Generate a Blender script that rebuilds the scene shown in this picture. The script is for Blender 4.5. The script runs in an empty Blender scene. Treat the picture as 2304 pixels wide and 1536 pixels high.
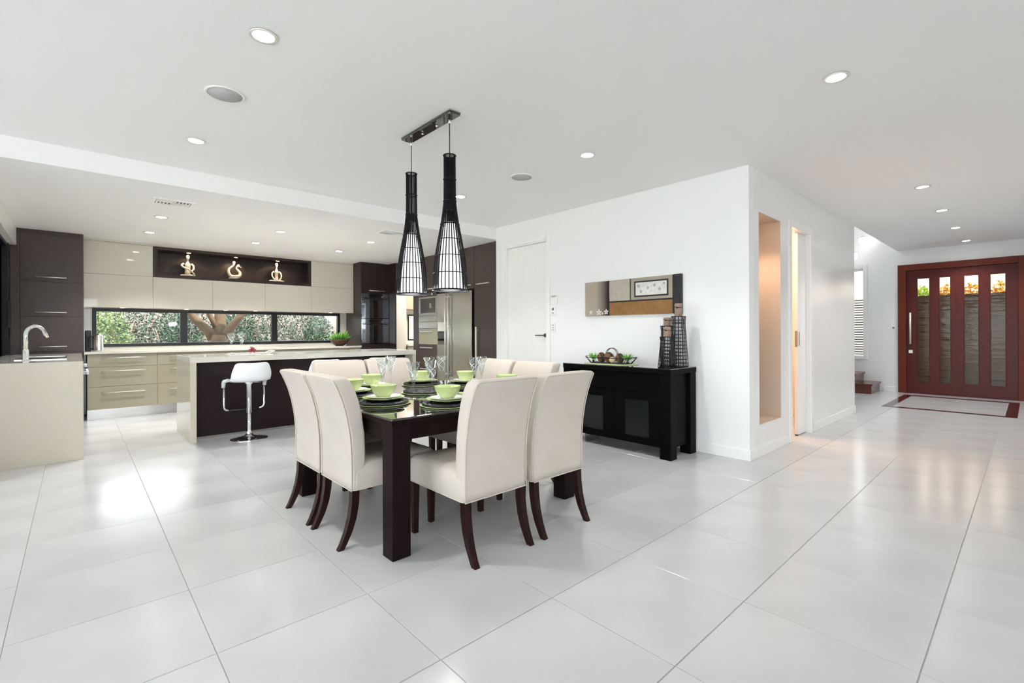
import bpy, bmesh, math, random
from mathutils import Vector, Matrix, Euler
random.seed(7)
S = bpy.context.scene
C = S.collection
PI = math.pi

# ------------------------------------------------------------------ camera
CAMH = 1.205
cam_d = bpy.data.cameras.new('camera'); cam = bpy.data.objects.new('camera', cam_d); C.objects.link(cam)
cam_d.sensor_width = 36.0; cam_d.lens = 1070.45 / 2304 * 36.0
cam_d.shift_y = -(768 - 746.08) / 2304
cam_d.clip_start = 0.05; cam_d.clip_end = 200
R_ = Vector((0.738032, -0.674754, -0.004054)).normalized()
F_ = Vector((0.674759, 0.738038, 0.0)).normalized()
U_ = R_.cross(F_).normalized()
cam.matrix_world = Matrix(((R_.x, U_.x, -F_.x, 0), (R_.y, U_.y, -F_.y, 0), (R_.z, U_.z, -F_.z, CAMH), (0, 0, 0, 1)))
S.camera = cam

# ------------------------------------------------------------------ world, sun, exposure
w = bpy.data.worlds.new('world'); S.world = w; w.use_nodes = True
bg = w.node_tree.nodes['Background']
bg.inputs[0].default_value = (0.88, 0.94, 1.0, 1); bg.inputs[1].default_value = 3.4
sun_d = bpy.data.lights.new('sun', 'SUN'); sun_d.energy = 7; sun_d.angle = 0.01; sun_d.color = (1, .95, .86)
sun = bpy.data.objects.new('sun', sun_d); C.objects.link(sun)
sun.rotation_euler = Vector((-0.35, 0.55, -0.76)).to_track_quat('-Z', 'Y').to_euler()
vs = S.view_settings
vs.view_transform = 'Standard'; vs.look = 'None'; vs.gamma = 1; vs.use_curve_mapping = False
vs.exposure = 1.13
S.cycles.use_denoising = True; S.cycles.max_bounces = 10; S.cycles.diffuse_bounces = 6; S.cycles.glossy_bounces = 5
S.cycles.transmission_bounces = 8; S.cycles.transparent_max_bounces = 16
S.cycles.caustics_reflective = False; S.cycles.caustics_refractive = False

# ------------------------------------------------------------------ materials
MATS = {}
def mat(name, col, rough=.5, metal=0., spec=.5, var=None, scale=8., bump=0., bscale=60., coat=0., trans=0., ior=1.45, stretch=(1, 1, 1), emit=None, estr=0., sub=0.):
    m = bpy.data.materials.new(name); m.use_nodes = True
    nt = m.node_tree; p = nt.nodes['Principled BSDF']
    p.inputs['Base Color'].default_value = (*col, 1)
    p.inputs['Roughness'].default_value = rough; p.inputs['Metallic'].default_value = metal
    p.inputs['Specular IOR Level'].default_value = spec; p.inputs['IOR'].default_value = ior
    p.inputs['Coat Weight'].default_value = coat; p.inputs['Transmission Weight'].default_value = trans
    if emit: p.inputs['Emission Color'].default_value = (*emit, 1); p.inputs['Emission Strength'].default_value = estr
    tc = nt.nodes.new('ShaderNodeTexCoord'); mp = nt.nodes.new('ShaderNodeMapping'); mp.inputs['Scale'].default_value = stretch
    nt.links.new(tc.outputs['Object'], mp.inputs[0])
    if var:
        n = nt.nodes.new('ShaderNodeTexNoise'); n.inputs['Scale'].default_value = scale; n.inputs['Detail'].default_value = 5
        nt.links.new(mp.outputs[0], n.inputs['Vector'])
        r = nt.nodes.new('ShaderNodeValToRGB'); r.color_ramp.elements[0].position = .3; r.color_ramp.elements[1].position = .7
        r.color_ramp.elements[0].color = (*col, 1); r.color_ramp.elements[1].color = (*var, 1)
        nt.links.new(n.outputs[0], r.inputs[0]); nt.links.new(r.outputs[0], p.inputs['Base Color'])
    if bump:
        n2 = nt.nodes.new('ShaderNodeTexNoise'); n2.inputs['Scale'].default_value = bscale; n2.inputs['Detail'].default_value = 3
        nt.links.new(mp.outputs[0], n2.inputs['Vector'])
        b = nt.nodes.new('ShaderNodeBump'); b.inputs['Strength'].default_value = bump; b.inputs['Distance'].default_value = .01
        nt.links.new(n2.outputs[0], b.inputs['Height']); nt.links.new(b.outputs[0], p.inputs['Normal'])
    MATS[name] = m
    return m
def emis(name, col, s):
    m = bpy.data.materials.new(name); m.use_nodes = True; nt = m.node_tree
    nt.nodes.remove(nt.nodes['Principled BSDF']); e = nt.nodes.new('ShaderNodeEmission')
    e.inputs[0].default_value = (*col, 1); e.inputs[1].default_value = s
    nt.links.new(e.outputs[0], nt.nodes['Material Output'].inputs[0]); MATS[name] = m; return m
def pane_mat(name, tint=(1, 1, 1), refl=.08, rough=0.0):
    m = bpy.data.materials.new(name); m.use_nodes = True; nt = m.node_tree
    nt.nodes.remove(nt.nodes['Principled BSDF'])
    t = nt.nodes.new('ShaderNodeBsdfTransparent'); t.inputs[0].default_value = (*tint, 1)
    g = nt.nodes.new('ShaderNodeBsdfGlossy'); g.inputs['Roughness'].default_value = rough
    x = nt.nodes.new('ShaderNodeMixShader'); x.inputs[0].default_value = refl
    nt.links.new(t.outputs[0], x.inputs[1]); nt.links.new(g.outputs[0], x.inputs[2])
    nt.links.new(x.outputs[0], nt.nodes['Material Output'].inputs[0]); MATS[name] = m; return m

mat('wall', (.86, .87, .87), .45, bump=.02, bscale=300)
mat('wall_satin', (.84, .845, .84), .22, bump=.02, bscale=300)
mat('ceiling', (.88, .88, .88), .7)
mat('trim', (.88, .88, .86), .3)
mat('door_gloss', (.87, .87, .84), .08)
mat('tile', (.605, .61, .615), .17, var=(.525, .525, .53), scale=1.6, stretch=(1, 1, 1), bump=.008, bscale=3)
mat('grout', (.42, .41, .40), .8)
mat('stone', (.57, .525, .425), .14, var=(.55, .505, .41), scale=30)
mat('stone_light', (.66, .635, .57), .06, var=(.64, .615, .55), scale=30)
mat('gloss_greige', (.70, .66, .575), .05, coat=.3)
mat('drawer_greige', (.33, .305, .225), .2)
mat('dark_wood', (.074, .051, .047), .34, var=(.056, .039, .036), scale=14, stretch=(6, 6, .6))
mat('dark_wood_b', (.034, .022, .019), .34, var=(.026, .017, .015), scale=14, stretch=(6, 6, .6))
mat('island_dark', (.022, .012, .013), .4, spec=.2, var=(.021, .011, .012), scale=10, stretch=(5, 5, .7))
mat('table_wood', (.009, .0045, .005), 0.4, spec=.08, var=(.013, .006, .006), scale=10, stretch=(4, 4, 1))
mat('leg_wood', (.013, .0045, .004), .3, spec=.2, var=(.026, .008, .006), scale=12, stretch=(4, 4, 1))
mat('black_glass', (.003, .003, .004), .015, spec=.8, coat=1.0)
mat('black_wood', (.004, .0035, .0035), .4, spec=.05, var=(.004, .0035, .0035), scale=20)
mat('black_metal', (.008, .008, .012), .35)
mat('black_plastic', (.01, .01, .011), .3)
mat('fabric', (.61, .55, .49), .85, var=(.57, .51, .45), scale=5, bump=.25, bscale=420)
mat('piping', (.60, .54, .475), .85)
mat('oven_mirror', (.26, .28, .31), .06, metal=1)
mat('chrome', (.85, .86, .88), .05, metal=1)
mat('steel', (.62, .61, .59), .22, metal=1, var=(.55, .54, .52), scale=3, stretch=(1, 1, 40))
mat('steel_handle', (.86, .84, .80), .38, metal=.75)
mat('white_plastic', (.86, .88, .91), .22)
mat('white_china', (.88, .88, .87), .08)
mat('green_china', (.53, .63, .30), .1)
mat('woven', (.006, .006, .008), .42, bump=.25, bscale=220)
mat('statue', (.82, .74, .62), .5)
mat('candle', (.29, .20, .16), .6, var=(.25, .17, .13), scale=9)
mat('twine', (.03, .018, .012), .9)
mat('rattan', (.004, .004, .006), .45, spec=.25)
mat('grille', (.52, .52, .53), .8)
mat('leaf_a', (.008, .028, .014), .45, var=(.026, .066, .027), scale=3)
mat('leaf_b', (.035, .085, .02), .5, var=(.14, .20, .06), scale=3)
mat('leaf_succ', (.10, .36, .04), .35, var=(.25, .52, .10), scale=9)
mat('leaf_yellow', (.62, .52, .02), .5, var=(.62, .24, .02), scale=5)
mat('leaf_bright', (.22, .50, .04), .5, var=(.40, .60, .08), scale=5)
mat('bark', (.090, .056, .024), .8, var=(.055, .034, .016), scale=3)
mat('bark_b', (.26, .15, .12), .85, var=(.16, .10, .08), scale=9, bump=.4, bscale=25)
mat('mulch', (.52, .36, .29), .9, var=(.36, .24, .19), scale=14)
mat('paving', (.60, .58, .54), .7, var=(.54, .52, .48), scale=4)
mat('fence', (.27, .225, .20), .8, var=(.17, .14, .125), scale=6)
mat('red_timber', (.105, .016, .012), .3, spec=.25, var=(.080, .012, .009), scale=10, stretch=(6, 6, .5))
mat('red_frame', (.17, .028, .013), .35, spec=.25, var=(.13, .023, .012), scale=10, stretch=(6, 6, .5))
mat('inlay', (.075, .012, .014), .12)
mat('stair_wood', (.13, .035, .022), .2, var=(.09, .024, .016), scale=8, stretch=(1, 5, 5))
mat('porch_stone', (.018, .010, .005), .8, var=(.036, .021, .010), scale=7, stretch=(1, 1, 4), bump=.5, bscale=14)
mat('warm_wall', (.80, .66, .52), .5)
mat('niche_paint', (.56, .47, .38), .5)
mat('bronze', (.16, .13, .09), .3, metal=.8)
mat('brown_leather', (.30, .15, .045), .5, var=(.22, .105, .03), scale=14, bump=.4, bscale=30)
mat('art_cream', (.50, .45, .38), .6, var=(.40, .36, .30), scale=16, stretch=(1, 10, 1))
mat('art_greige', (.36, .31, .25), .6)
mat('art_white', (.74, .74, .71), .5, var=(.62, .61, .58), scale=30)
mat('art_black', (.010, .010, .013), .45, bump=.4, bscale=40)
mat('flower', (.74, .70, .62), .6)
mat('screen_grey', (.16, .18, .20), .3)
mat('red_fruit', (.20, .012, .015), .3)
mat('wicker_ball', (.20, .10, .05), .7, var=(.10, .05, .025), scale=30, bump=.5, bscale=60)
mat('pale_ball', (.62, .47, .34), .6)
mat('bowl_brown', (.06, .028, .018), .5, var=(.10, .05, .03), scale=25, bump=.3, bscale=60)
mat('frosted', (.006, .008, .009), .22, spec=.45)
mat('etch', (.88, .92, .94), .3)
emis('lamp', (1, .98, .95), 18)
emis('lamp_warm', (1, .66, .34), 22)
emis('shade_glow', (.96, .98, 1.0), .75)
emis('bulb', (1, 1, .97), 1.1)
pane_mat('pane', (.97, .98, .98), .05)
def crystal():
    m = bpy.data.materials.new('flute_glass'); m.use_nodes = True; nt = m.node_tree; nt.nodes.remove(nt.nodes['Principled BSDF'])
    t = nt.nodes.new('ShaderNodeBsdfTransparent'); t.inputs[0].default_value = (.95, .965, .97, 1)
    g = nt.nodes.new('ShaderNodeBsdfGlossy'); g.inputs['Roughness'].default_value = .02
    lw = nt.nodes.new('ShaderNodeLayerWeight'); lw.inputs[0].default_value = .25
    f = nt.nodes.new('ShaderNodeMapRange'); f.inputs[3].default_value = .04; f.inputs[4].default_value = .45; nt.links.new(lw.outputs['Facing'], f.inputs[0])
    x = nt.nodes.new('ShaderNodeMixShader'); L = nt.links.new
    L(f.outputs[0], x.inputs[0]); L(t.outputs[0], x.inputs[1]); L(g.outputs[0], x.inputs[2]); L(x.outputs[0], nt.nodes['Material Output'].inputs[0])
    MATS['flute_glass'] = m
crystal()
pane_mat('dark_pane', (.05, .055, .07), .06)
# gradient panel of the picture
def gradient_mat():
    m = mat('art_gradient', (.4, .35, .3), .5); nt = m.node_tree; p = nt.nodes['Principled BSDF']
    tc = nt.nodes.new('ShaderNodeTexCoord'); sx = nt.nodes.new('ShaderNodeSeparateXYZ'); r = nt.nodes.new('ShaderNodeValToRGB')
    nt.links.new(tc.outputs['Generated'], sx.inputs[0]); nt.links.new(sx.outputs[1], r.inputs[0]); nt.links.new(r.outputs[0], p.inputs['Base Color'])
    e = r.color_ramp.elements; e[0].position = .04; e[0].color = (.010, .009, .009, 1); e[1].position = .52; e[1].color = (.42, .35, .28, 1)
gradient_mat()
def ripple_glass():
    m = bpy.data.materials.new('ripple_glass'); m.use_nodes = True; nt = m.node_tree; nt.nodes.remove(nt.nodes['Principled BSDF'])
    g = nt.nodes.new('ShaderNodeBsdfRefraction'); g.inputs['IOR'].default_value = 1.25; g.inputs['Roughness'].default_value = .02
    g.inputs[0].default_value = (.62, .55, .46, 1)
    gl = nt.nodes.new('ShaderNodeBsdfGlossy'); gl.inputs['Roughness'].default_value = .05
    x = nt.nodes.new('ShaderNodeMixShader'); x.inputs[0].default_value = .02
    tc = nt.nodes.new('ShaderNodeTexCoord'); mp = nt.nodes.new('ShaderNodeMapping'); mp.inputs['Scale'].default_value = (1, .7, 4)
    n = nt.nodes.new('ShaderNodeTexNoise'); n.inputs['Scale'].default_value = 5
    b = nt.nodes.new('ShaderNodeBump'); b.inputs['Strength'].default_value = .10; b.inputs['Distance'].default_value = .02
    L = nt.links.new
    L(tc.outputs['Object'], mp.inputs[0]); L(mp.outputs[0], n.inputs['Vector']); L(n.outputs[0], b.inputs['Height'])
    L(b.outputs[0], g.inputs['Normal']); L(b.outputs[0], gl.inputs['Normal'])
    L(g.outputs[0], x.inputs[1]); L(gl.outputs[0], x.inputs[2]); L(x.outputs[0], nt.nodes['Material Output'].inputs[0])
    MATS['ripple_glass'] = m
ripple_glass()

# ------------------------------------------------------------------ builders
WPOS = {}
def wloc(o): return WPOS.get(o.name, Vector((0, 0, 0)))
class MB:
    def __init__(s): s.v = []; s.f = []; s.sm = []
    def box(s, x0, y0, z0, x1, y1, z1):
        i = len(s.v)
        s.v += [(x0, y0, z0), (x1, y0, z0), (x1, y1, z0), (x0, y1, z0), (x0, y0, z1), (x1, y0, z1), (x1, y1, z1), (x0, y1, z1)]
        for q in ((0, 3, 2, 1), (4, 5, 6, 7), (0, 1, 5, 4), (1, 2, 6, 5), (2, 3, 7, 6), (3, 0, 4, 7)):
            s.f.append(tuple(i + k for k in q)); s.sm.append(False)
        return s
    def loft(s, rings, cap=True, closed=False, smooth=True):
        i = len(s.v); n = len(rings[0]); m = len(rings)
        for r in rings: s.v += [tuple(p) for p in r]
        for a in range(m if closed else m - 1):
            b = (a + 1) % m
            for k in range(n):
                l = (k + 1) % n
                s.f.append((i + a * n + k, i + a * n + l, i + b * n + l, i + b * n + k)); s.sm.append(smooth)
        if cap and not closed:
            s.f.append(tuple(i + k for k in reversed(range(n)))); s.f.append(tuple(i + (m - 1) * n + k for k in range(n))); s.sm += [False, False]
        return s
    def lathe(s, prof, n=32, cx=0, cy=0, cz=0, cap=True, smooth=True):
        return s.loft([[(cx + r * math.cos(2 * PI * k / n), cy + r * math.sin(2 * PI * k / n), cz + z) for k in range(n)] for r, z in prof], cap, False, smooth)
    def tube(s, pts, r, n=8, closed=False, smooth=True):
        P = [Vector(p) for p in pts]; m = len(P); rings = []
        rr = r if isinstance(r, (list, tuple)) else [r] * m
        ref = None
        for a in range(m):
            t = (P[(a + 1) % m] - P[a - 1]) if closed else (P[min(a + 1, m - 1)] - P[max(a - 1, 0)])
            t.normalize()
            if ref is None:
                ref = Vector((0, 0, 1)) if abs(t.z) < .9 else Vector((1, 0, 0))
            u = t.cross(ref);
            if u.length < 1e-4: u = t.cross(Vector((0, 1, 0)))
            u.normalize(); ref = u.cross(t); vv = ref
            rings.append([P[a] + (u * math.cos(2 * PI * k / n) + vv * math.sin(2 * PI * k / n)) * rr[a] for k in range(n)])
        return s.loft(rings, True, closed, smooth)
    def bar(s, a, b, r, n=8): return s.tube([a, b], r, n)
    def quad(s, a, b, c, d):
        i = len(s.v); s.v += [tuple(a), tuple(b), tuple(c), tuple(d)]; s.f.append((i, i + 1, i + 2, i + 3)); s.sm.append(False); return s
    def sphere(s, c, r, n=16, m=10, sz=1):
        return s.lathe([(max(r * math.sin(PI * a / m), 1e-4), -r * sz * math.cos(PI * a / m)) for a in range(m + 1)], n, c[0], c[1], c[2])
    def build(s, name, m, parent=None, bevel=0, seg=2, off=None):
        me = bpy.data.meshes.new(name)
        o3 = wloc(parent) if parent is not None else Vector((0, 0, 0))
        if off is not None: o3 = Vector(off)
        me.from_pydata([(a - o3.x, b - o3.y, c - o3.z) for a, b, c in s.v], [], s.f)
        me.polygons.foreach_set('use_smooth', s.sm)
        bm = bmesh.new(); bm.from_mesh(me); bmesh.ops.recalc_face_normals(bm, faces=bm.faces); bm.to_mesh(me); bm.free()
        me.materials.append(MATS[m])
        return link(name, me, parent, bevel, seg)
def link(name, me, parent=None, bevel=0, seg=2):
    o = bpy.data.objects.new(name, me); C.objects.link(o)
    if parent is not None: o.parent = parent
    WPOS[o.name] = wloc(parent) if parent is not None else Vector((0, 0, 0))
    if bevel:
        b = o.modifiers.new('bevel', 'BEVEL'); b.width = bevel; b.segments = seg; b.limit_method = 'ANGLE'; b.angle_limit = .6
    return o
def box(name, m, x0, y0, z0, x1, y1, z1, parent=None, bevel=0, seg=2):
    return MB().box(min(x0, x1), min(y0, y1), min(z0, z1), max(x0, x1), max(y0, y1), max(z0, z1)).build(name, m, parent, bevel, seg)
def tag(o, label=None, cat=None, group=None, kind=None):
    if label: o['label'] = label
    if cat: o['category'] = cat
    if group: o['group'] = group
    if kind: o['kind'] = kind
    return o
def thing(name, label, cat, loc=(0, 0, 0), rotz=0, group=None):
    o = bpy.data.objects.new(name, None); C.objects.link(o); o.location = loc; o.rotation_euler = (0, 0, rotz); o.empty_display_size = .1
    WPOS[o.name] = Vector(loc); return tag(o, label, cat, group)
def struct(o, label=None): o['kind'] = 'structure'; return tag(o, label)
def copy_thing(root, loc, rotz=None, label=None):
    r = root.copy(); C.objects.link(r); r.location = loc; WPOS[r.name] = Vector(loc)
    if rotz is not None: r.rotation_euler = (0, 0, rotz)
    if label: r['label'] = label
    for ch in root.children:
        c = ch.copy(); C.objects.link(c); c.parent = r
        for g in ch.children:
            d = g.copy(); C.objects.link(d); d.parent = c
    return r
def rrect(w, d, r, cx, cy, z, n=4):
    pts = []
    for (sx, sy, a0) in ((1, 1, 0), (-1, 1, PI / 2), (-1, -1, PI), (1, -1, 3 * PI / 2)):
        for k in range(n + 1):
            a = a0 + PI / 2 * k / n
            pts.append((cx + sx * (w / 2 - r) + r * math.cos(a), cy + sy * (d / 2 - r) + r * math.sin(a), z))
    return pts
def spot(name, loc, target, energy, col=(1, .95, .88), ang=1.9, size=.05, blend=.6):
    l = bpy.data.lights.new(name, 'SPOT'); l.energy = energy; l.color = col; l.spot_size = ang; l.spot_blend = blend; l.shadow_soft_size = size
    o = bpy.data.objects.new(name, l); C.objects.link(o); o.location = loc
    o.rotation_euler = (Vector(target) - Vector(loc)).to_track_quat('-Z', 'Y').to_euler(); return o
def point(name, loc, energy, col=(1, .8, .55), size=.08):
    l = bpy.data.lights.new(name, 'POINT'); l.energy = energy; l.color = col; l.shadow_soft_size = size
    o = bpy.data.objects.new(name, l); C.objects.link(o); o.location = loc; return o
def project(p):
    d = Vector(p) - Vector((0, 0, CAMH)); f = d.dot(F_)
    if f < .05: return None
    return (1152 + 1070.45 * d.dot(R_) / f, 746.08 - 1070.45 * d.dot(U_) / f, f)

# ------------------------------------------------------------------ room shell
XW, YN, XE, YK = 4.589, 1.767, 11.80, 9.45      # picture wall, hall wall, entry wall, kitchen wall
YS, ZC, ZK, XL = 5.36, 2.74, 2.57, -.66         # soffit line, ceilings, kitchen left wall
floor = struct(box('floor', 'grout', -4.6, -4.6, -.3, XE + .2, YK + .2, -.003), 'pale stone-look tiled floor of the open plan room')
# tiles
tm = MB().box(-.2988, -.2988, -.010, .2988, .2988, 0); tile0 = None; cand = []
for i in range(-9, 21):
    for j in range(-9, 17):
        cx, cy = .385 + .6 * i + .3, .27 + .6015 * j + .3
        if not (-4.6 < cx - .3 and cx + .3 < XE + .15 and -4.6 < cy - .3 and cy + .3 < YK + .15): continue
        q = project((cx, cy, 0)); vis = 0
        if q and -150 < q[0] < 2450 and 740 < q[1] < 1900:
            vis = CAMH / q[2] ** 3
            if cy > 6.9 and cx > .9: vis *= .01
            if cx > XW + .5 and cy > YN + .35 and cx < 8.3: vis *= .001
        cand.append((vis, cx, cy))
cand.sort(reverse=True)
rest = MB()
for k, (v, cx, cy) in enumerate(cand):
    if k < 300 and v > 0:
        if tile0 is None:
            tile0 = tm.build('tile', 'tile', None, .0012, 1); o = tile0
        else: o = tile0.copy(); C.objects.link(o)
        o.parent = floor; o.location = (cx, cy, 0)
    else: rest.box(cx - .2988, cy - .2988, -.010, cx + .2988, cy + .2988, 0)
tag(rest.build('tile_field', 'tile', floor), kind='stuff')

# ceilings
b = MB().box(-4.8, -4.8, ZC, XE + .2, YN, ZC + .25).box(-4.8, YN, ZC, 8.45, YS, ZC + .25)
struct(b.build('ceiling', 'ceiling'), 'flat white plaster ceiling over the dining and hall area')
struct(box('ceiling', 'ceiling', XL - .15, YS, ZK, 8.0, YK + .15, ZC + .25), 'lower white ceiling over the kitchen')
# picture wall with doorway (door_1), Y from YN to YS
b = MB().box(XW, YN, 0, XW + .12, 4.335, ZC).box(XW, 5.15, 0, XW + .12, YS, ZC).box(XW, 4.335, 2.42, XW + .12, 5.15, ZC)
struct(b.build('wall_right', 'wall'), 'white wall behind the sideboard')
# hall wall with niche and doorway
b = MB()
b.box(XW + .12, YN, 0, 4.825, YN + .12, ZC).box(4.825, YN, 0, 5.41, YN + .12, .30).box(4.825, YN, 2.345, 5.41, YN + .12, ZC)
b.box(5.41, YN, 0, 5.72, YN + .12, ZC).box(5.72, YN, 2.33, 6.37, YN + .12, ZC).box(6.37, YN, 0, 8.45, YN + .12, ZC)
struct(b.build('wall_hall', 'wall_satin'), 'satin white hall wall with a tall niche and a doorway')
b = MB()
b.box(4.77, YN + .12, .25, 4.825, 2.25, 2.40).box(5.41, YN + .12, .25, 5.465, 2.25, 2.40).box(4.77, 2.25, .25, 5.465, 2.30, 2.40)
b.box(4.825, YN + .12, .25, 5.41, 2.25, .30).box(4.825, YN + .12, 2.345, 5.41, 2.25, 2.40)
b.box(5.406, YN + .001, .304, 5.41, YN + .12, 2.341).box(4.825, YN + .001, .304, 4.829, YN + .12, 2.341).box(4.825, YN + .001, 2.341, 5.41, YN + .12, 2.345).box(4.825, YN + .001, .30, 5.41, YN + .12, .304)
struct(b.build('wall_niche', 'niche_paint'), 'warm lit lining of the tall wall niche')
# powder room behind the hall wall
b = MB().box(5.50, 3.4, 0, 7.4, 3.5, ZC).box(7.4, YN + .12, 0, 7.5, 3.5, ZC).box(5.465, 2.3, 0, 5.52, 3.5, ZC)
struct(b.build('wall_powder_room', 'warm_wall'), 'warm lit wall of the small room behind the hall doorway')
# entry wall: door opening Y .03..1.765, window opening Y 2.32..3.2
b = MB()
b.box(XE, -.4, 2.46, XE + .2, 1.765, 5.2).box(XE, -.4, 0, XE + .2, .03, 2.46).box(XE, 1.765, 0, XE + .2, 2.32, 5.2)
b.box(XE, 2.32, 0, XE + .2, 3.2, .69).box(XE, 2.32, 2.46, XE + .2, 3.2, 5.2).box(XE, 3.2, 0, XE + .2, 4.6, 5.2)
struct(b.build('wall_entry', 'wall'), 'white wall around the red timber entry door')
b = MB().box(8.35, YN + .12, 0, 8.45, 4.6, 5.2).box(8.45, 4.5, 0, XE, 4.6, 5.2).box(8.45, YN, ZC + .25, XE, YN + .1, 5.2)
struct(b.build('wall_stairwell', 'wall'), 'white stairwell walls beyond the hall')
struct(MB().box(8.35, YN, 5.2, 9.9, 4.6, 5.3).box(11.0, YN, 5.2, XE + .2, 4.6, 5.3).box(9.9, YN, 5.2, 11.0, 2.8, 5.3).box(9.9, 3.8, 5.2, 11.0, 4.6, 5.3).build('ceiling', 'ceiling'), 'high white stairwell ceiling with an added skylight opening')
struct(box('added_skylight', 'pane', 9.9, 2.8, 5.24, 11.0, 3.8, 5.26), 'added skylight pane that brightens the stairwell')  # skylight added, out of view, to brighten the wall beside the entry door
# kitchen back wall with window opening
b = MB().box(XL - .15, YK, 0, .166, YK + .15, ZK).box(.166, YK, 0, 3.925, YK + .15, 1.0).box(.166, YK, 1.585, 3.925, YK + .15, ZK)
b.box(3.925, YK, 0, 5.47, YK + .15, ZK).box(5.47, YK, 0, 6.1, YK + .15, 1.02).box(5.47, YK, 1.60, 6.1, YK + .15, ZK).box(6.1, YK, 0, 8.0, YK + .15, ZK)
struct(b.build('wall_back', 'stone_light'), 'pale kitchen back wall around the long window')
b = MB().box(7.9, YS, 0, 8.0, YK, ZK).box(XW + .12, YS - .12, 0, 8.0, YS, ZC)
struct(b.build('wall_scullery', 'wall'), 'pale walls of the room behind the dark tall cabinets')
# left kitchen wall, returns and unseen walls with glazing
b = MB().box(XL - .15, YS, 0, XL, 6.95, ZK).box(XL - .15, 6.95, 2.40, XL, 8.75, ZK).box(XL - .15, 8.75, 0, XL, YK, ZK).box(-4.8, YS, 0, XL - .15, YS + .15, ZC)
struct(b.build('wall_left', 'wall'), 'left kitchen wall with a dark framed window')
b = MB().box(-4.8, -4.8, 0, -4.6, -4.2, ZC).box(-4.8, 4.9, 0, -4.6, YS, ZC).box(-4.8, -4.2, 2.5, -4.6, 4.9, ZC)
struct(b.build('wall_glazed', 'wall'), 'wall of wide sliding glass doors on the garden side')
b = MB().box(-4.6, -4.8, 0, -4.2, -4.6, ZC).box(.6, -4.8, 0, 6.2, -4.6, ZC).box(-4.2, -4.8, 2.5, .6, -4.6, ZC).box(6.0, -4.6, 0, 6.2, -.4, ZC).box(6.0, -.4, 0, XE + .2, -.25, ZC)
struct(b.build('wall_rear', 'wall'), 'rear living room walls')
struct(MB().box(-6.3, -7.2, ZC + .02, 7.0, -4.8, ZC + .25).box(-6.3, -4.8, ZC + .02, -4.8, YS + .15, ZC + .25).build('sun_block_eave', 'ceiling'), 'added unseen eave keeping sun off the sliding glass doors')  # out-of-view slab added to block sun from the rear and side glazing
# baseboards
struct(box('baseboard_right', 'trim', XW - .014, YN, 0, XW, 4.24, .10, None, .003))
b = MB().box(XW - .014, YN - .012, 0, 5.60, YN, .10).box(6.50, YN - .012, 0, 8.464, YN, .10).box(8.45, YN - .012, 0, 8.464, YN + .12, .10)
struct(b.build('baseboard_hall', 'trim', None, .003))
struct(box('baseboard_entry', 'trim', XE - .014, 1.80, 0, XE, 2.0, .10, None, .003))
# glazing of the garden side
def glazed(name, axis, pos, a0, a1, z1, n, label):
    r = thing(name, None, None, (pos, a0, 0) if axis == 'x' else (a0, pos, 0)); r['kind'] = 'structure'; tag(r, label)
    st = (a1 - a0) / n
    for k in range(n):
        p, q = a0 + k * st, a0 + (k + 1) * st; m_ = MB()
        bx = (lambda u0, z0_, u1, z1_, d0=-.03, d1=.03: m_.box(pos + d0, u0, z0_, pos + d1, u1, z1_)) if axis == 'x' else (lambda u0, z0_, u1, z1_, d0=-.03, d1=.03: m_.box(u0, pos + d0, z0_, u1, pos + d1, z1_))
        bx(p, 0, p + .05, z1); bx(q - .05, 0, q, z1); bx(p + .05, 0, q - .05, .06); bx(p + .05, z1 - .06, q - .05, z1)
        fr = m_.build('door_frame', 'black_metal', r)
        m_ = MB(); bx(p + .05, .06, q - .05, z1 - .06, -.004, .004); m_.build('pane', 'pane', r)
glazed('window_4', 'x', -4.7, -4.2, 4.9, 2.5, 6, 'black framed sliding glass doors on the garden side')
glazed('window_5', 'y', -4.7, -4.2, .6, 2.5, 3, 'black framed sliding glass doors behind the dining area')

# ------------------------------------------------------------------ dining table
TX0, TX1, TY0, TY1, TZ = 1.215, 2.682, 2.262, 3.728, .75
t = thing('dining_table', 'large square dark wood dining table with a black glass top', 'table', ((TX0 + TX1) / 2, (TY0 + TY1) / 2, 0))
box('glass_top', 'black_glass', TX0 - .004, TY0 - .004, TZ - .012, TX1 + .004, TY1 + .004, TZ, t, .003)
box('table_top', 'table_wood', TX0 - .004, TY0 - .004, TZ - .034, TX1 + .004, TY1 + .004, TZ - .0125, t, .002)
for sx, sy in ((TX0, TY0), (TX1 - .11, TY0), (TX0, TY1 - .11), (TX1 - .11, TY1 - .11)):
    box('leg', 'table_wood', sx, sy, 0, sx + .11, sy + .11, TZ - .0345, t, .004)
for q in ((TX0 + .11, TY0 + .012, TX1 - .11, TY0 + .035), (TX0 + .11, TY1 - .035, TX1 - .11, TY1 - .012), (TX0 + .012, TY0 + .11, TX0 + .035, TY1 - .11), (TX1 - .035, TY0 + .11, TX1 - .012, TY1 - .11)):
    box('apron', 'table_wood', q[0], q[1], .625, q[2], q[3], TZ - .0345, t, .002)

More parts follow.
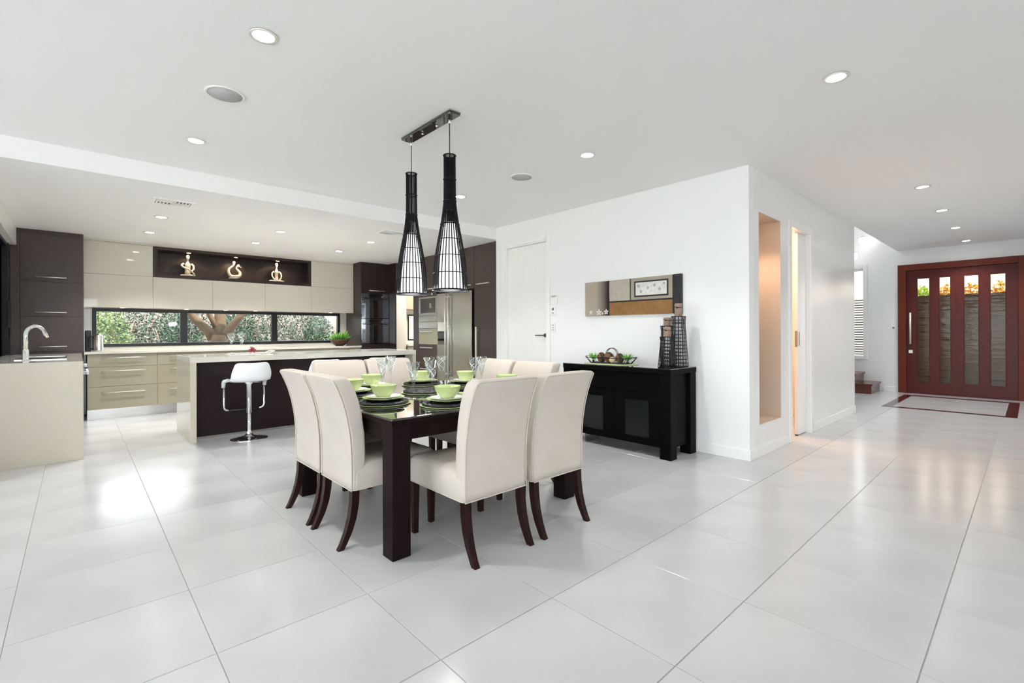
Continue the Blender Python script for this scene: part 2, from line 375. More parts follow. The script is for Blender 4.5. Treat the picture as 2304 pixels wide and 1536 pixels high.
# ------------------------------------------------------------------ dining chairs (local: front is +Y)
def make_chair(loc, rz, label):
    t = thing('dining_chair', label, 'chair', (0, 0, 0), 0, 'cream upholstered chairs around the dining table')
    W = .445
    # seat cushion
    rings = []
    for z, g, r in ((.318, .004, .02), (.322, 0, .022), (.40, 0, .026), (.445, .004, .03), (.465, .018, .035), (.474, .05, .04), (.478, .12, .05)):
        rings.append(rrect(W + .006 - 2 * g, .552 - 2 * g, r, 0, .014, z))
    MB().loft(rings).build('seat', 'fabric', t)
    # back: cross sections up the curved back
    prof = [(.318, -.270, -.205), (.36, -.270, -.196), (.44, -.270, -.188), (.54, -.272, -.187), (.64, -.281, -.192), (.74, -.299, -.206), (.82, -.321, -.226), (.88, -.344, -.247), (.915, -.360, -.265)]
    rings = []
    for z, yr, yf in prof:
        rings.append(rrect(W, yf - yr, .016, 0, (yr + yf) / 2, z))
    for z, g, yr, yf in ((.938, .002, -.372, -.280), (.949, .007, -.373, -.288), (.9555, .017, -.368, -.298), (.958, .040, -.360, -.310)):
        rings.append(rrect(W - 2 * g, yf - yr, .014, 0, (yr + yf) / 2, z))
    bk = MB().loft(rings).build('backrest', 'fabric', t)
    # piping round the rear face and round the seat hem
    hw = W / 2 - .004
    pts = [(-hw, yr - .001, z) for z, yr, yf in prof] + [(-hw + .003, -.374, .940), (-hw + .02, -.3745, .950), (hw - .02, -.3745, .950), (hw - .003, -.374, .940)] + [(hw, yr - .001, z) for z, yr, yf in reversed(prof)]
    MB().tube(pts, .0035, 6, closed=True).build('piping', 'piping', t)
    MB().tube([(x, y, .321) for x, y, z in rrect(W + .008, .556, .02, 0, .014, 0)], .0035, 6, closed=True).build('piping', 'piping', t)
    for sx in (-1, 1):
        x = sx * (W / 2 - .026)
        b = MB(); rings = []
        for z, y, a in ((.325, -.245, .021), (.24, -.249, .021), (.16, -.262, .020), (.09, -.284, .0185), (.03, -.312, .0165), (0, -.330, .016)):
            rings.append([(x - a, y - a, z), (x + a, y - a, z), (x + a, y + a, z), (x - a, y + a, z)])
        b.loft(rings, smooth=False).build('leg', 'leg_wood', t)
        b = MB(); rings = []
        for z, a in ((.325, .021), (0, .015)):
            y = .262
            rings.append([(x - a, y - a, z), (x + a, y - a, z), (x + a, y + a, z), (x - a, y + a, z)])
        b.loft(rings, smooth=False).build('leg', 'leg_wood', t)
    t.location = loc; t.rotation_euler = (0, 0, rz); WPOS[t.name] = Vector(loc)
    return t
ch0 = make_chair((1.695, 2.25, 0), 0, 'cream upholstered dining chair with its back to the camera, beside the near table leg')
for loc, rz, lab in (
    ((2.20, 2.25, 0), 0, 'cream upholstered dining chair nearest the black sideboard, back to the camera'),
    ((1.40, 2.785, 0), -PI / 2, 'cream upholstered dining chair on the left side, next to the near table leg'),
    ((1.40, 3.262, 0), -PI / 2, 'leftmost cream upholstered dining chair, in front of the white bar stool'),
    ((1.70, 3.80, 0), PI, 'cream dining chair on the island side of the table, left one of the pair'),
    ((2.165, 3.80, 0), PI, 'cream dining chair on the island side of the table, right one of the pair'),
    ((2.50, 3.27, 0), PI / 2, 'cream dining chair in front of the white inner door, facing the camera'),
    ((2.50, 2.785, 0), PI / 2, 'cream dining chair directly in front of the left end of the sideboard')):
    copy_thing(ch0, loc, rz, lab)

# ------------------------------------------------------------------ place settings
def one(name, mb, m, loc, label, cat, group, bevel=0):
    o = mb.build(name, m, None, bevel); o.location = loc; WPOS[o.name] = Vector(loc); return tag(o, label, cat, group)
def cp(o, loc, label, rz=0):
    c = o.copy(); C.objects.link(c); c.location = loc; c['label'] = label; c.rotation_euler = (0, 0, rz); return c
charger = MB().lathe([(.001, .0), (.160, .0), (.170, .004), (.1715, .0065), (.166, .0065), (.158, .004), (.001, .004)], 48)
woven = MB(); rings = []
NR = 72
for side in (0, 1):
    pass
prof = [(.001, .0)]
zz = []
for k in range(7):
    r0 = .018 + k * .0215
    zz += [(r0 - .0107, .006), (r0 - .006, .0145), (r0 + .0005, .0175), (r0 + .007, .0145)]
zz += [(.158, .009), (.156, .002)]
rings.append([(0.001 * math.cos(2 * PI * k / NR), .001 * math.sin(2 * PI * k / NR), .012) for k in range(NR)])
for r, z in zz:
    rings.append([((r + .0012 * math.sin(24 * 2 * PI * k / NR + r * 300)) * math.cos(2 * PI * k / NR), (r + .0012 * math.sin(24 * 2 * PI * k / NR)) * math.sin(2 * PI * k / NR), z + .0030 * math.sin(18 * 2 * PI * k / NR + r * 160) * (z > .012)) for k in range(NR)])
rings.append([(0.001 * math.cos(2 * PI * k / NR), .001 * math.sin(2 * PI * k / NR), .001) for k in range(NR)])
woven.loft(rings)
plate = MB().lathe([(.001, 0), (.075, 0), (.112, .012), (.131, .018), (.132, .0205), (.112, .0155), (.074, .004), (.001, .004)], 48)
side_pl = MB().lathe([(.001, 0), (.06, 0), (.092, .010), (.104, .014), (.105, .0165), (.09, .013), (.058, .004), (.001, .004)], 48)
bowl = MB().lathe([(r * 1.13 if r > .01 else r, z * 1.06) for r, z in [(.001, .003), (.030, .003), (.031, 0), (.036, 0), (.038, .006), (.055, .024), (.067, .048), (.0725, .071), (.0735, .073), (.071, .073), (.0640, .048), (.051, .026), (.034, .011), (.001, .009)]], 40)
SET = [((1.445, 2.80), 'at the place by the near table leg, left side', 0), ((1.455, 3.29), 'at the leftmost place of the table', .3),
       ((1.705, 2.465), 'in front of the near chair with its back to us', 1.0), ((2.20, 2.465), 'behind the right chair with its back to us', .5),
       ((1.735, 3.555), 'at the island side, left place', .2), ((2.195, 3.555), 'at the island side, right place', .8),
       ((2.455, 3.27), 'at the place facing us beside the refrigerator', 1.4), ((2.475, 2.77), 'at the place nearest the sideboard tray', .7)]
ch_ = one('charger_plate', charger, 'green_china', (*SET[0][0], TZ), 'pale green charger plate ' + SET[0][1], 'plate', 'green charger plates')
wo_ = one('woven_placemat', woven, 'woven', (*SET[0][0], TZ + .0045), 'round black woven placemat ' + SET[0][1], 'placemat', 'black woven placemats')
pl_ = one('dinner_plate', plate, 'green_china', (*SET[0][0], TZ + .0245), 'pale green dinner plate ' + SET[0][1], 'plate', 'green dinner plates')
sp_ = one('side_plate', side_pl, 'white_china', (*SET[0][0], TZ + .036), 'white side plate ' + SET[0][1], 'plate', 'white side plates')
bo_ = one('soup_bowl', bowl, 'green_china', (*SET[0][0], TZ + .042), 'pale green bowl ' + SET[0][1], 'bowl', 'green bowls')
for (x, y), lab, a in SET[1:]:
    cp(ch_, (x, y, TZ), 'pale green charger plate ' + lab)
    cp(wo_, (x, y, TZ + .0045), 'round black woven placemat ' + lab, a)
    cp(pl_, (x, y, TZ + .0245), 'pale green dinner plate ' + lab)
    cp(sp_, (x, y, TZ + .036), 'white side plate ' + lab)
    cp(bo_, (x, y, TZ + .042), 'pale green bowl ' + lab)
cp(ch_, (1.93, 3.09, TZ), 'pale green charger plate in the middle of the table')
cp(wo_, (1.93, 3.09, TZ + .0045), 'round black woven placemat in the middle of the table, left empty', 2)
# flutes
def make_flute(loc, label):
    t = thing('champagne_flute', label, 'glass', loc, 0, 'etched champagne flutes on the dining table')
    b = MB().lathe([(.001, .0), (.036, .0), (.0365, .002), (.02, .005), (.006, .009), (.0042, .02), (.0036, .070), (.0055, .088), (.009, .100), (.0455, .252), (.0445, .2525), (.0085, .108), (.001, .102)], 28, *loc)
    b.build('glass_body', 'flute_glass', t)
    for ph, h0, h1, tw in ((0, .125, .235, 3.4), (1.9, .245, .14, 3.0), (3.9, .13, .205, 4.0), (5.0, .24, .18, 2.6)):
        pts = []
        for k in range(17):
            u = k / 16; z = h0 + (h1 - h0) * u; r = .0094 + (z - .100) * (.0365 / .152); a = ph + tw * u
            pts.append((loc[0] + r * math.cos(a), loc[1] + r * math.sin(a), loc[2] + z))
        MB().tube(pts, .0015, 5).build('etched_swirl', 'etch', t)
    return t
FL = [((1.686, 2.84), 'champagne flute standing alone by the near left place setting'), ((1.865, 2.885), 'champagne flute in front of the middle woven mat'),
      ((2.105, 3.30), 'champagne flute behind the middle woven mat, left one of two'), ((2.265, 3.36), 'champagne flute in front of the refrigerator handles'),
      ((2.325, 2.985), 'champagne flute on the right, in front of its twin near the far chair'), ((2.445, 3.045), 'champagne flute on the right, behind its twin near the far chair'),
      ((1.715, 3.34), 'champagne flute on the left, in front of its twin by the island side bowls'), ((1.955, 3.66), 'champagne flute on the left, behind its twin by the island side bowls')]
f0 = make_flute((*FL[0][0], TZ), FL[0][1])
for i, ((x, y), lab) in enumerate(FL[1:]): copy_thing(f0, (x, y, TZ), i * .8, lab)

# ------------------------------------------------------------------ pendant fixture
t = thing('pendant_lamp', 'twin pendant lamp with bottle shaped black rattan cages over white shades', 'lamp', (1.955, 3.03, ZC))
cn = box('canopy', 'black_glass', 1.897, 2.70, ZC - .022, 1.985, 3.36, ZC - .004, t, .001)
box('canopy_rim', 'steel', 1.894, 2.697, ZC - .006, 1.988, 3.363, ZC, t)
for y in (2.93, 3.12): MB().lathe([(.007, 0), (.008, -.012), (.004, -.016)], 12, 1.941, y, ZC - .022).build('screw', 'chrome', cn)
HL = .955
PR = [(.040, 1.0), (.040, .83), (.0415, .66), (.050, .575), (.062, .49), (.075, .42), (.083, .375), (.096, .30), (.106, .23), (.114, .14), (.1175, .07), (.118, .0)]
for px, py, zb in ((1.943, 3.29, 1.497), (1.936, 2.76, 1.492)):
    MB().lathe([(.009, 0), (.009, -.045), (.005, -.05)], 14, px, py, ZC - .022).build('cable_grip', 'chrome', t)
    MB().tube([(px, py, ZC - .06), (px, py, zb + .60 * HL)], .0035, 8).build('cable', 'black_plastic', t)
    cage = MB()
    cage.tube([(px + .118 * math.cos(2 * PI * k / 48), py + .118 * math.sin(2 * PI * k / 48), zb + .006) for k in range(48)], .0065, 8, closed=True)
    cage = cage.build('cage', 'rattan', t)
    for u in (.995, .82, .66, .49, .375, .255, .13):
        for a, c in zip(PR[:-1], PR[1:]):
            if a[1] >= u >= c[1]: r = c[0] + (a[0] - c[0]) * (u - c[1]) / (a[1] - c[1])
        r += .003
        MB().tube([(px + r * math.cos(2 * PI * k / 40), py + r * math.sin(2 * PI * k / 40), zb + u * HL) for k in range(40)], .0042 if u > .45 else .0030, 6, closed=True).build('hoop', 'rattan', cage)
    rib = None
    for k in range(28):
        a = 2 * PI * k / 28
        if rib is None:
            rib = MB().tube([(r, 0, u * HL) for r, u in PR], [.0040 - .0010 * (u > .6) for r, u in PR], 6).build('rib', 'rattan', None); o = rib
        else: o = rib.copy(); C.objects.link(o)
        o.parent = cage; p0 = wloc(cage); o.location = (px - p0.x, py - p0.y, zb - p0.z); o.rotation_euler = (0, 0, a)
    MB().lathe([(.030, .505 * HL), (.034, .50 * HL), (.058, .34 * HL), (.076, .18 * HL), (.088, .012), (.086, .012), (.074, .18 * HL), (.056, .34 * HL), (.031, .495 * HL)], 32, px, py, zb, cap=False).build('shade', 'shade_glow', t)
    MB().lathe([(.030, .66 * HL), (.030, .6 * HL)], 16, px, py, zb).build('socket', 'black_plastic', t)
    point('pendant_light', (px, py, zb - .04), 6, (1, .97, .92), .06)

# ------------------------------------------------------------------ downlights, speakers, vents
def downlight(x, y, z, label, e=30):
    t = thing('downlight', label, 'ceiling light', (x, y, z), 0, 'recessed ceiling downlights')
    MB().lathe([(.050, -.001), (.066, -.001), (.069, -.004), (.066, -.008), (.052, -.006)], 32, x, y, z, cap=False).build('trim_ring', 'steel_handle', t)
    MB().lathe([(.001, -.0035), (.052, -.0035), (.052, -.0015), (.001, -.0015)], 32, x, y, z).build('lamp_face', 'lamp', t)
    spot('downlight_beam', (x, y, z - .02), (x, y, 0), e, (1, .98, .95), 2.0, .05)
for (x, y, lab) in ((.716, 2.677, 'large round downlight at the top left of the photograph'), (.705, 4.50, 'round downlight on the main ceiling left of the air vent'), (3.40, .80, 'round downlight alone at the upper right'),
                    (3.28, 2.607, 'round downlight right of the pendant lamp, over the picture wall'), (3.214, 4.37, 'round downlight partly behind the taller pendant neck'),
                    (6.69, .789, 'hall downlight nearest the camera'), (8.19, .78, 'second hall downlight from the camera'), (9.74, .774, 'third hall downlight from the camera'), (11.285, .763, 'hall downlight nearest the entry door')):
    downlight(x, y, ZC, lab)
for (x, y, lab) in ((.734, 6.90, 'kitchen downlight below the air vent'), (.729, 8.05, 'leftmost kitchen downlight near the greige wall cabinets'), (2.035, 6.85, 'kitchen downlight above the middle statue, front row'),
                    (2.008, 7.95, 'kitchen downlight above the middle statue, back row'), (3.286, 6.75, 'kitchen downlight left of the shorter pendant, front row'), (3.248, 7.85, 'kitchen downlight left of the shorter pendant, back row')):
    downlight(x, y, ZK, lab, 52)
for (x, y, lab) in ((.707, 3.50, 'round grey ceiling speaker left of the pendant lamp'), (3.262, 3.415, 'round grey ceiling speaker over the inner door')):
    t = thing('ceiling_speaker', lab, 'speaker', (x, y, ZC), 0, 'ceiling speakers')
    MB().lathe([(.098, 0), (.113, 0), (.115, -.004), (.110, -.008), (.099, -.006)], 40, x, y, ZC, cap=False).build('rim', 'trim', t)
    MB().lathe([(.001, -.005), (.099, -.005), (.099, -.001), (.001, -.001)], 40, x, y, ZC).build('grille', 'grille', t)
def vent(x0, y0, x1, y1, label):
    z = ZK
    t = thing('air_vent', label, 'vent', ((x0 + x1) / 2, (y0 + y1) / 2, z), 0, 'ceiling air vents')
    f = .035
    MB().box(x0, y0, z - .012, x1, y0 + f, z).box(x0, y1 - f, z - .012, x1, y1, z).box(x0, y0 + f, z - .012, x0 + f, y1 - f, z).box(x1 - f, y0 + f, z - .012, x1, y1 - f, z).build('frame', 'trim', t, .002)
    box('backing', 'black_metal', x0 + f, y0 + f, z - .003, x1 - f, y1 - f, z - .001, t)
    xm, ym = (x0 + x1) / 2, (y0 + y1) / 2
    box('divider', 'trim', xm - .006, y0 + f, z - .012, xm + .006, y1 - f, z - .003, t)
    box('divider', 'trim', x0 + f, ym - .006, z - .012, x1 - f, ym + .006, z - .003, t)
    for (a0, b0, a1, b1, d) in ((x0 + f, y0 + f, xm, ym, 0), (xm, y0 + f, x1 - f, ym, 1), (x0 + f, ym, xm, y1 - f, 1), (xm, ym, x1 - f, y1 - f, 0)):
        for k in range(5):
            u = (k + .5) / 5
            if d: box('slat', 'trim', a0 + (a1 - a0) * u - .007, b0 + .005, z - .011, a0 + (a1 - a0) * u + .007, b1 - .005, z - .006, t)
            else: box('slat', 'trim', a0 + .005, b0 + (b1 - b0) * u - .006, z - .011, a1 - .005, b0 + (b1 - b0) * u + .006, z - .006, t)
vent(.56, 5.92, .93, 6.18, 'white louvred air vent above the left end of the island')
vent(3.02, 5.78, 3.40, 6.06, 'white louvred air vent partly behind the shorter pendant')

# ------------------------------------------------------------------ kitchen: windows
def window(name, x0, x1, z0, z1, mulls, label, f=.05):
    r = thing(name, None, None, ((x0 + x1) / 2, YK, z0)); r['kind'] = 'structure'; tag(r, label)
    y0, y1 = YK - .012, YK + .06
    b = MB().box(x0, y0, z0, x1, y1, z0 + f).box(x0, y0, z1 - f, x1, y1, z1).box(x0, y0, z0 + f, x0 + f, y1, z1 - f).box(x1 - f, y0, z0 + f, x1, y1, z1 - f)
    for m_ in mulls: b.box(m_ - .05, y0, z0 + f, m_ + .05, y1, z1 - f)
    b.build('window_frame', 'black_metal', r, .004)
    e = [x0 + f] + [v for m_ in mulls for v in (m_ - .05, m_ + .05)] + [x1 - f]
    for a, c in zip(e[::2], e[1::2]): box('pane', 'pane', a, YK + .02, z0 + f, c, YK + .028, z1 - f, r)
    return r
window('window_1', .166, 3.925, 1.0, 1.585, (1.30, 2.692), 'long black framed window behind the kitchen counter')
window('window_3', 5.47, 6.1, 1.02, 1.60, (), 'small window glimpsed past the oven tower', .03)
# left kitchen window with black frame, dark glass and blind pelmet
r = thing('window_6', None, None, (XL, 7.85, 0)); r['kind'] = 'structure'; tag(r, 'black framed dark glass door at the left edge')
b = MB().box(XL - .08, 6.95, 0, XL + .02, 7.03, 2.40).box(XL - .08, 8.62, 0, XL + .03, 8.75, 2.40).box(XL - .08, 7.03, 0, XL + .02, 8.62, .08).box(XL - .08, 7.03, 2.30, XL + .02, 8.62, 2.40)
b.build('door_frame', 'black_metal', r, .004)
box('pane', 'dark_pane', XL - .04, 7.03, .08, XL - .03, 8.62, 2.30, r)
box('latch', 'black_metal', XL + .02, 8.57, 1.28, XL + .05, 8.61, 1.62, r, .004)
o = MB().box(XL + .001, 6.9, 2.34, XL + .09, 8.78, ZK).build('blind_pelmet', 'trim', None, .01, 3); tag(o, 'cream roller blind pelmet under the ceiling at the left edge', 'blind')

# ------------------------------------------------------------------ kitchen: cabinets on the back wall
def handle(par, x0, x1, z, y, r=.007):
    b = MB().bar((x0, y - .032, z), (x1, y - .032, z), r, 10)
    for x in (x0 + .03, x1 - .03): b.bar((x, y, z), (x, y - .032, z), .005, 8)
    return b.build('handle', 'steel_handle', par)
def handle_y(par, x, y0, y1, z, r=.007):
    b = MB().box(x - .035, y0, z - r, x - .023, y1, z + r)
    for y in (y0 + .03, y1 - .03): b.box(x - .025, y - .006, z - .006, x, y + .006, z + .006)
    return b.build('handle', 'steel_handle', par, .002)
# left dark tower
t = thing('tall_cabinet', 'dark brown wood tall cabinet at the left end of the kitchen', 'cabinet', (-.29, 8.8, 0))
box('body', 'dark_wood', XL + .03, 8.82, 0, .068, YK, ZK, t)
box('filler_panel', 'dark_wood', XL + .03, 8.80, 0, -.545, 8.82, ZK - .02, t)
for z0, z1, hz in ((.10, .50, .44), (.503, .965, .90), (.968, 1.43, 1.033), (1.433, 1.89, 1.487), (1.893, ZK - .06, 1.95)):
    d = box('door', 'dark_wood', -.542, 8.80, z0, .064, 8.82, z1, t, .0015); handle(d, -.40, -.10, hz, 8.80)
# base drawer units
EX = [.10, .876, 1.652, 2.43, 3.23, 4.045]
LB = ['greige drawer unit left of the island end panel, nearest the dark tower', 'greige drawer unit half hidden by the island end panel', 'greige drawer unit behind the island, under the tree window', 'greige drawer unit behind the island, right of the middle', 'greige drawer unit beside the oven tower']
for k in range(5):
    x0, x1 = EX[k], EX[k + 1]
    t = thing('drawer_unit', LB[k], 'cabinet', ((x0 + x1) / 2, 8.75, 0), 0, 'greige base drawer units on the back wall')
    box('body', 'drawer_greige', x0, 8.771, .145, x1, YK - .02, .915, t)
    box('kickboard', 'steel', x0, 8.81, 0, x1, 8.83, .145, t)
    for z0, z1, hz in ((.148, .458, .375), (.462, .733, .678), (.737, .912, .862)):
        d = box('drawer', 'drawer_greige', x0 + .002, 8.75, z0, x1 - .002, 8.77, z1, t, .0015)
        handle(d, x0 + .145, x1 - .14, hz, 8.75)
box_ = box('worktop', 'stone_light', .07, 8.73, .917, 4.052, YK - .013, .95, None, .002)
tag(box_, 'long pale stone worktop along the back wall under the window', 'worktop')
# wall cabinets
YU = 9.09
UX = [.068, .862, 1.645, 2.437, 3.232, 4.052]
LW = ['glossy greige wall cabinet in the lower row, next to the dark tower', 'glossy greige wall cabinet below the left statue', 'glossy greige wall cabinet below the middle statue', 'glossy greige wall cabinet below the right statue', 'glossy greige wall cabinet in the lower row, beside the oven tower']
for k in range(5):
    x0, x1 = UX[k], UX[k + 1]
    t = thing('wall_cabinet', LW[k], 'cabinet', ((x0 + x1) / 2, YU, 1.585), 0, 'greige wall cabinets, lower row')
    box('body', 'gloss_greige', x0 + .001, YU + .021, 1.592, x1 - .001, YK - .002, 2.065, t)
    box('door', 'gloss_greige', x0 + .0015, YU, 1.585, x1 - .0015, YU + .02, 2.066, t, .0012)
for x0, x1, lab in ((UX[0], UX[1], 'glossy greige wall cabinet left of the statue niche, upper row'), (UX[4], UX[5], 'glossy greige wall cabinet right of the statue niche, upper row')):
    t = thing('wall_cabinet', lab, 'cabinet', ((x0 + x1) / 2, YU, 2.068), 0, 'greige wall cabinets, upper row')
    box('body', 'gloss_greige', x0 + .001, YU + .021, 2.069, x1 - .001, YK - .002, 2.54, t)
    box('door', 'gloss_greige', x0 + .0015, YU, 2.069, x1 - .0015, YU + .02, 2.535, t, .0012)
struct(box('trim_2', 'gloss_greige', UX[0], YU + .005, 2.541, UX[5], YK - .002, ZK), 'greige filler strip between wall cabinets and ceiling')
x0, x1, z0, z1 = UX[1], UX[4], 2.068, 2.54
t = thing('display_niche', 'long dark wood display niche with three lit statues', 'shelf', ((x0 + x1) / 2, YU, z0))
box('back_panel', 'dark_wood_b', x0 + .056, YK - .03, z0 + .05, x1 - .056, YK - .003, z1 - .045, t)
box('side_panel', 'dark_wood_b', x0 + .001, YU - .004, z0, x0 + .056, YK - .003, z1, t)
box('side_panel', 'dark_wood_b', x1 - .056, YU - .004, z0, x1 - .001, YK - .003, z1, t)
box('bottom_panel', 'dark_wood_b', x0 + .056, YU - .004, z0, x1 - .056, YK - .003, z0 + .05, t)
box('top_panel', 'dark_wood_b', x0 + .056, YU - .004, z1 - .045, x1 - .056, YK - .003, z1, t)
ZN = z0 + .05
for x, lab in ((1.335, 'small warm spotlight over the left statue'), (2.005, 'small warm spotlight over the middle statue'), (2.675, 'small warm spotlight over the right statue')):
    t = thing('niche_spotlight', lab, 'light', (x, 9.17, z1 - .045), 0, 'warm niche spotlights')
    MB().lathe([(.026, 0), (.034, 0), (.034, -.006), (.026, -.006)], 20, x, 9.17, z1 - .0455, cap=False).build('ring', 'steel_handle', t)
    MB().lathe([(.001, -.002), (.026, -.002), (.026, -.001), (.001, -.001)], 20, x, 9.17, z1 - .0455).build('lamp_face', 'lamp_warm', t)
    spot('niche_beam', (x, 9.17, z1 - .055), (x, 9.25, ZN), 7, (1, .68, .42), 2.3, .02)
# statues (skin on joint chains)
def statue(chains, loc, label, sc=1.0):
    bm = bmesh.new(); L = bm.verts.layers.skin.verify()
    for chn in chains:
        prev = None
        for i, (x, y, z, r) in enumerate(chn):
            v = bm.verts.new((x * sc, y * sc, z * sc)); v[L].radius = (r * sc, r * sc); v[L].use_root = (i == 0)
            if prev: bm.edges.new((prev, v))
            prev = v
    me = bpy.data.meshes.new('statue'); bm.to_mesh(me); bm.free(); me.materials.append(MATS['statue'])
    o = link('statue', me); o.location = loc; WPOS[o.name] = Vector(loc)
    o.modifiers.new('skin', 'SKIN'); sb = o.modifiers.new('sub', 'SUBSURF'); sb.levels = 2; sb.render_levels = 2
    for m_ in (o.modifiers['skin'],): m_.use_smooth_shade = True
    tag(o, label, 'statue', 'pale statues in the display niche'); return o
statue([[(0, 0, .02, .050), (0, 0, .08, .040), (0, 0, .14, .036), (0, 0, .185, .044), (0, 0, .212, .022), (0, -.004, .232, .011), (0, -.006, .250, .012), (0, -.01, .278, .026), (0, -.01, .305, .027), (0, -.01, .330, .014)],
        [(.045, 0, .200, .018), (.078, -.005, .165, .014), (.074, -.03, .11, .013), (.03, -.06, .075, .011)],
        [(-.045, 0, .200, .018), (-.085, -.01, .165, .014), (-.06, -.045, .135, .013), (.01, -.065, .10, .013), (.055, -.06, .06, .013), (.085, -.045, .022, .013)],
        [(-.095, 0, .014, .012), (-.04, -.015, .018, .016), (.04, -.02, .018, .016), (.10, -.03, .014, .010)]], (1.325, 9.22, ZN), 'pale statue of a seated figure with crossed arms, left in the niche', 1.06)
statue([[(-.095, 0, .014, .012), (-.03, 0, .022, .024), (.04, 0, .045, .032), (.075, 0, .075, .030), (.07, 0, .11, .024), (.04, 0, .15, .017), (.012, 0, .178, .012), (.02, 0, .198, .010), (.045, -.004, .222, .024), (.06, -.006, .235, .018)],
        [(-.03, 0, .03, .026), (-.075, 0, .065, .024), (-.098, 0, .115, .022), (-.088, 0, .165, .019), (-.05, 0, .20, .015), (-.025, 0, .218, .011), (-.02, 0, .245, .019), (-.016, 0, .268, .024), (-.016, 0, .29, .014)],
        [(-.06, -.005, .06, .016), (-.01, -.012, .052, .015), (.04, -.012, .065, .017)],
        [(.05, -.01, .215, .010), (.088, -.012, .195, .006)]], (2.005, 9.22, ZN), 'pale statue of two embracing figures, middle of the niche', 1.08)
statue([[(0, 0, .02, .032), (0, 0, .07, .024), (0, 0, .12, .026), (0, 0, .158, .032), (0, 0, .18, .016), (0, 0, .198, .009), (0, 0, .215, .010), (0, 0, .240, .022), (0, 0, .262, .022), (0, 0, .284, .012)],
        [(-.03, 0, .158, .014), (-.060, 0, .135, .011), (-.066, -.015, .09, .010), (-.050, -.03, .05, .010), (-.025, -.04, .032, .009)],
        [(.03, 0, .158, .014), (.060, 0, .135, .011), (.066, -.015, .09, .010), (.050, -.03, .05, .010), (.025, -.04, .032, .009)],
        [(-.105, -.01, .013, .012), (-.05, -.035, .016, .015), (0, -.042, .018, .015), (.05, -.035, .016, .015), (.105, -.01, .013, .012)]], (2.665, 9.22, ZN), 'pale statue sitting cross-legged in meditation, right in the niche', 1.22)
# under cabinet lights
for k, x in enumerate((.50, 1.30, 1.85, 2.30, 3.62)):
    lab = ['under-cabinet light near the kettle', 'under-cabinet light left of the tree window', 'under-cabinet light over the tree, left one', 'under-cabinet light over the tree, right one', 'under-cabinet light above the green bowl plant'][k]
    t = thing('under_cabinet_light', lab, 'light', (x, 9.16, 1.59), 0, 'small lights under the wall cabinets')
    MB().lathe([(.03, 0), (.038, 0), (.038, -.007), (.03, -.007)], 18, x, 9.16, 1.591, cap=False).build('ring', 'steel_handle', t)
    MB().lathe([(.001, -.004), (.03, -.004), (.03, -.002), (.001, -.002)], 18, x, 9.16, 1.591).build('lamp_face', 'lamp', t)
    spot('cabinet_beam', (x, 9.16, 1.58), (x, 9.2, .95), 7.0, (1, .93, .82), 2.2, .03)

# ------------------------------------------------------------------ oven tower and the dark tall run on the right
YO = 8.75
t = thing('oven_tower', 'dark brown tall cabinet housing two wall ovens', 'cabinet', (4.37, YO, 0))
MB().box(4.056, YO + .021, 0, 4.075, YK - .003, ZK - .001).box(4.64, YO - .27, 0, 4.66, YK - .003, ZK - .001).box(4.075, YO + .3, 0, 4.64, YK - .003, ZK - .001).build('body', 'dark_wood_b', t)
d = box('door', 'dark_wood_b', 4.058, YO, 1.972, 4.638, YO + .02, ZK - .005, t, .0015); handle(d, 4.21, 4.53, 2.02, YO)
box('drawer', 'dark_wood_b', 4.058, YO, .10, 4.638, YO + .02, .50, t, .0015); box('drawer', 'dark_wood_b', 4.058, YO, .503, 4.638, YO + .02, .975, t, .0015)
for z0, z1, lab in ((1.478, 1.968, 'upper built-in black glass wall oven'), (.985, 1.474, 'lower built-in black glass wall oven')):
    t = thing('wall_oven', lab, 'oven', (4.35, YO, z0), 0, 'pair of wall ovens')
    box('body', 'black_plastic', 4.078, YO + .021, z0 + .002, 4.637, YO + .29, z1 - .002, t)
    cpn = box('control_panel', 'oven_mirror', 4.060, YO - .004, z1 - .088, 4.636, YO + .02, z1 - .001, t, .002)
    MB().lathe([(.018, 0), (.016, .022)], 16).build('knob', 'chrome', cpn, off=(0, 0, 0)).location = (.15, -.006, .43)
    cpn.children[0].rotation_euler = (PI / 2, 0, 0)
    box('display', 'black_glass', 4.20, YO - .006, z1 - .065, 4.42, YO - .004, z1 - .025, cpn)
    d = box('door', 'oven_mirror', 4.060, YO - .008, z0 + .002, 4.636, YO + .02, z1 - .091, t, .003)
    box('handle', 'black_metal', 4.10, YO - .03, z1 - .118, 4.60, YO - .0085, z1 - .108, d)
    box('window', 'black_glass', 4.30, YO - .0095, z0 + .02, 4.40, YO - .0082, z1 - .14, d)
PX = 4.66
# doorway header and jamb, part of the tall run
t = thing('doorway_surround', 'dark brown timber surround of the scullery doorway', 'panel', (PX, 8.15, 0))
box('header_panel', 'dark_wood', PX, 7.84, 2.10, PX + .62, YO - .272, ZK - .001, t)
box('side_panel', 'dark_wood', PX, 7.655, 0, PX + .62, 7.838, ZK - .001, t)
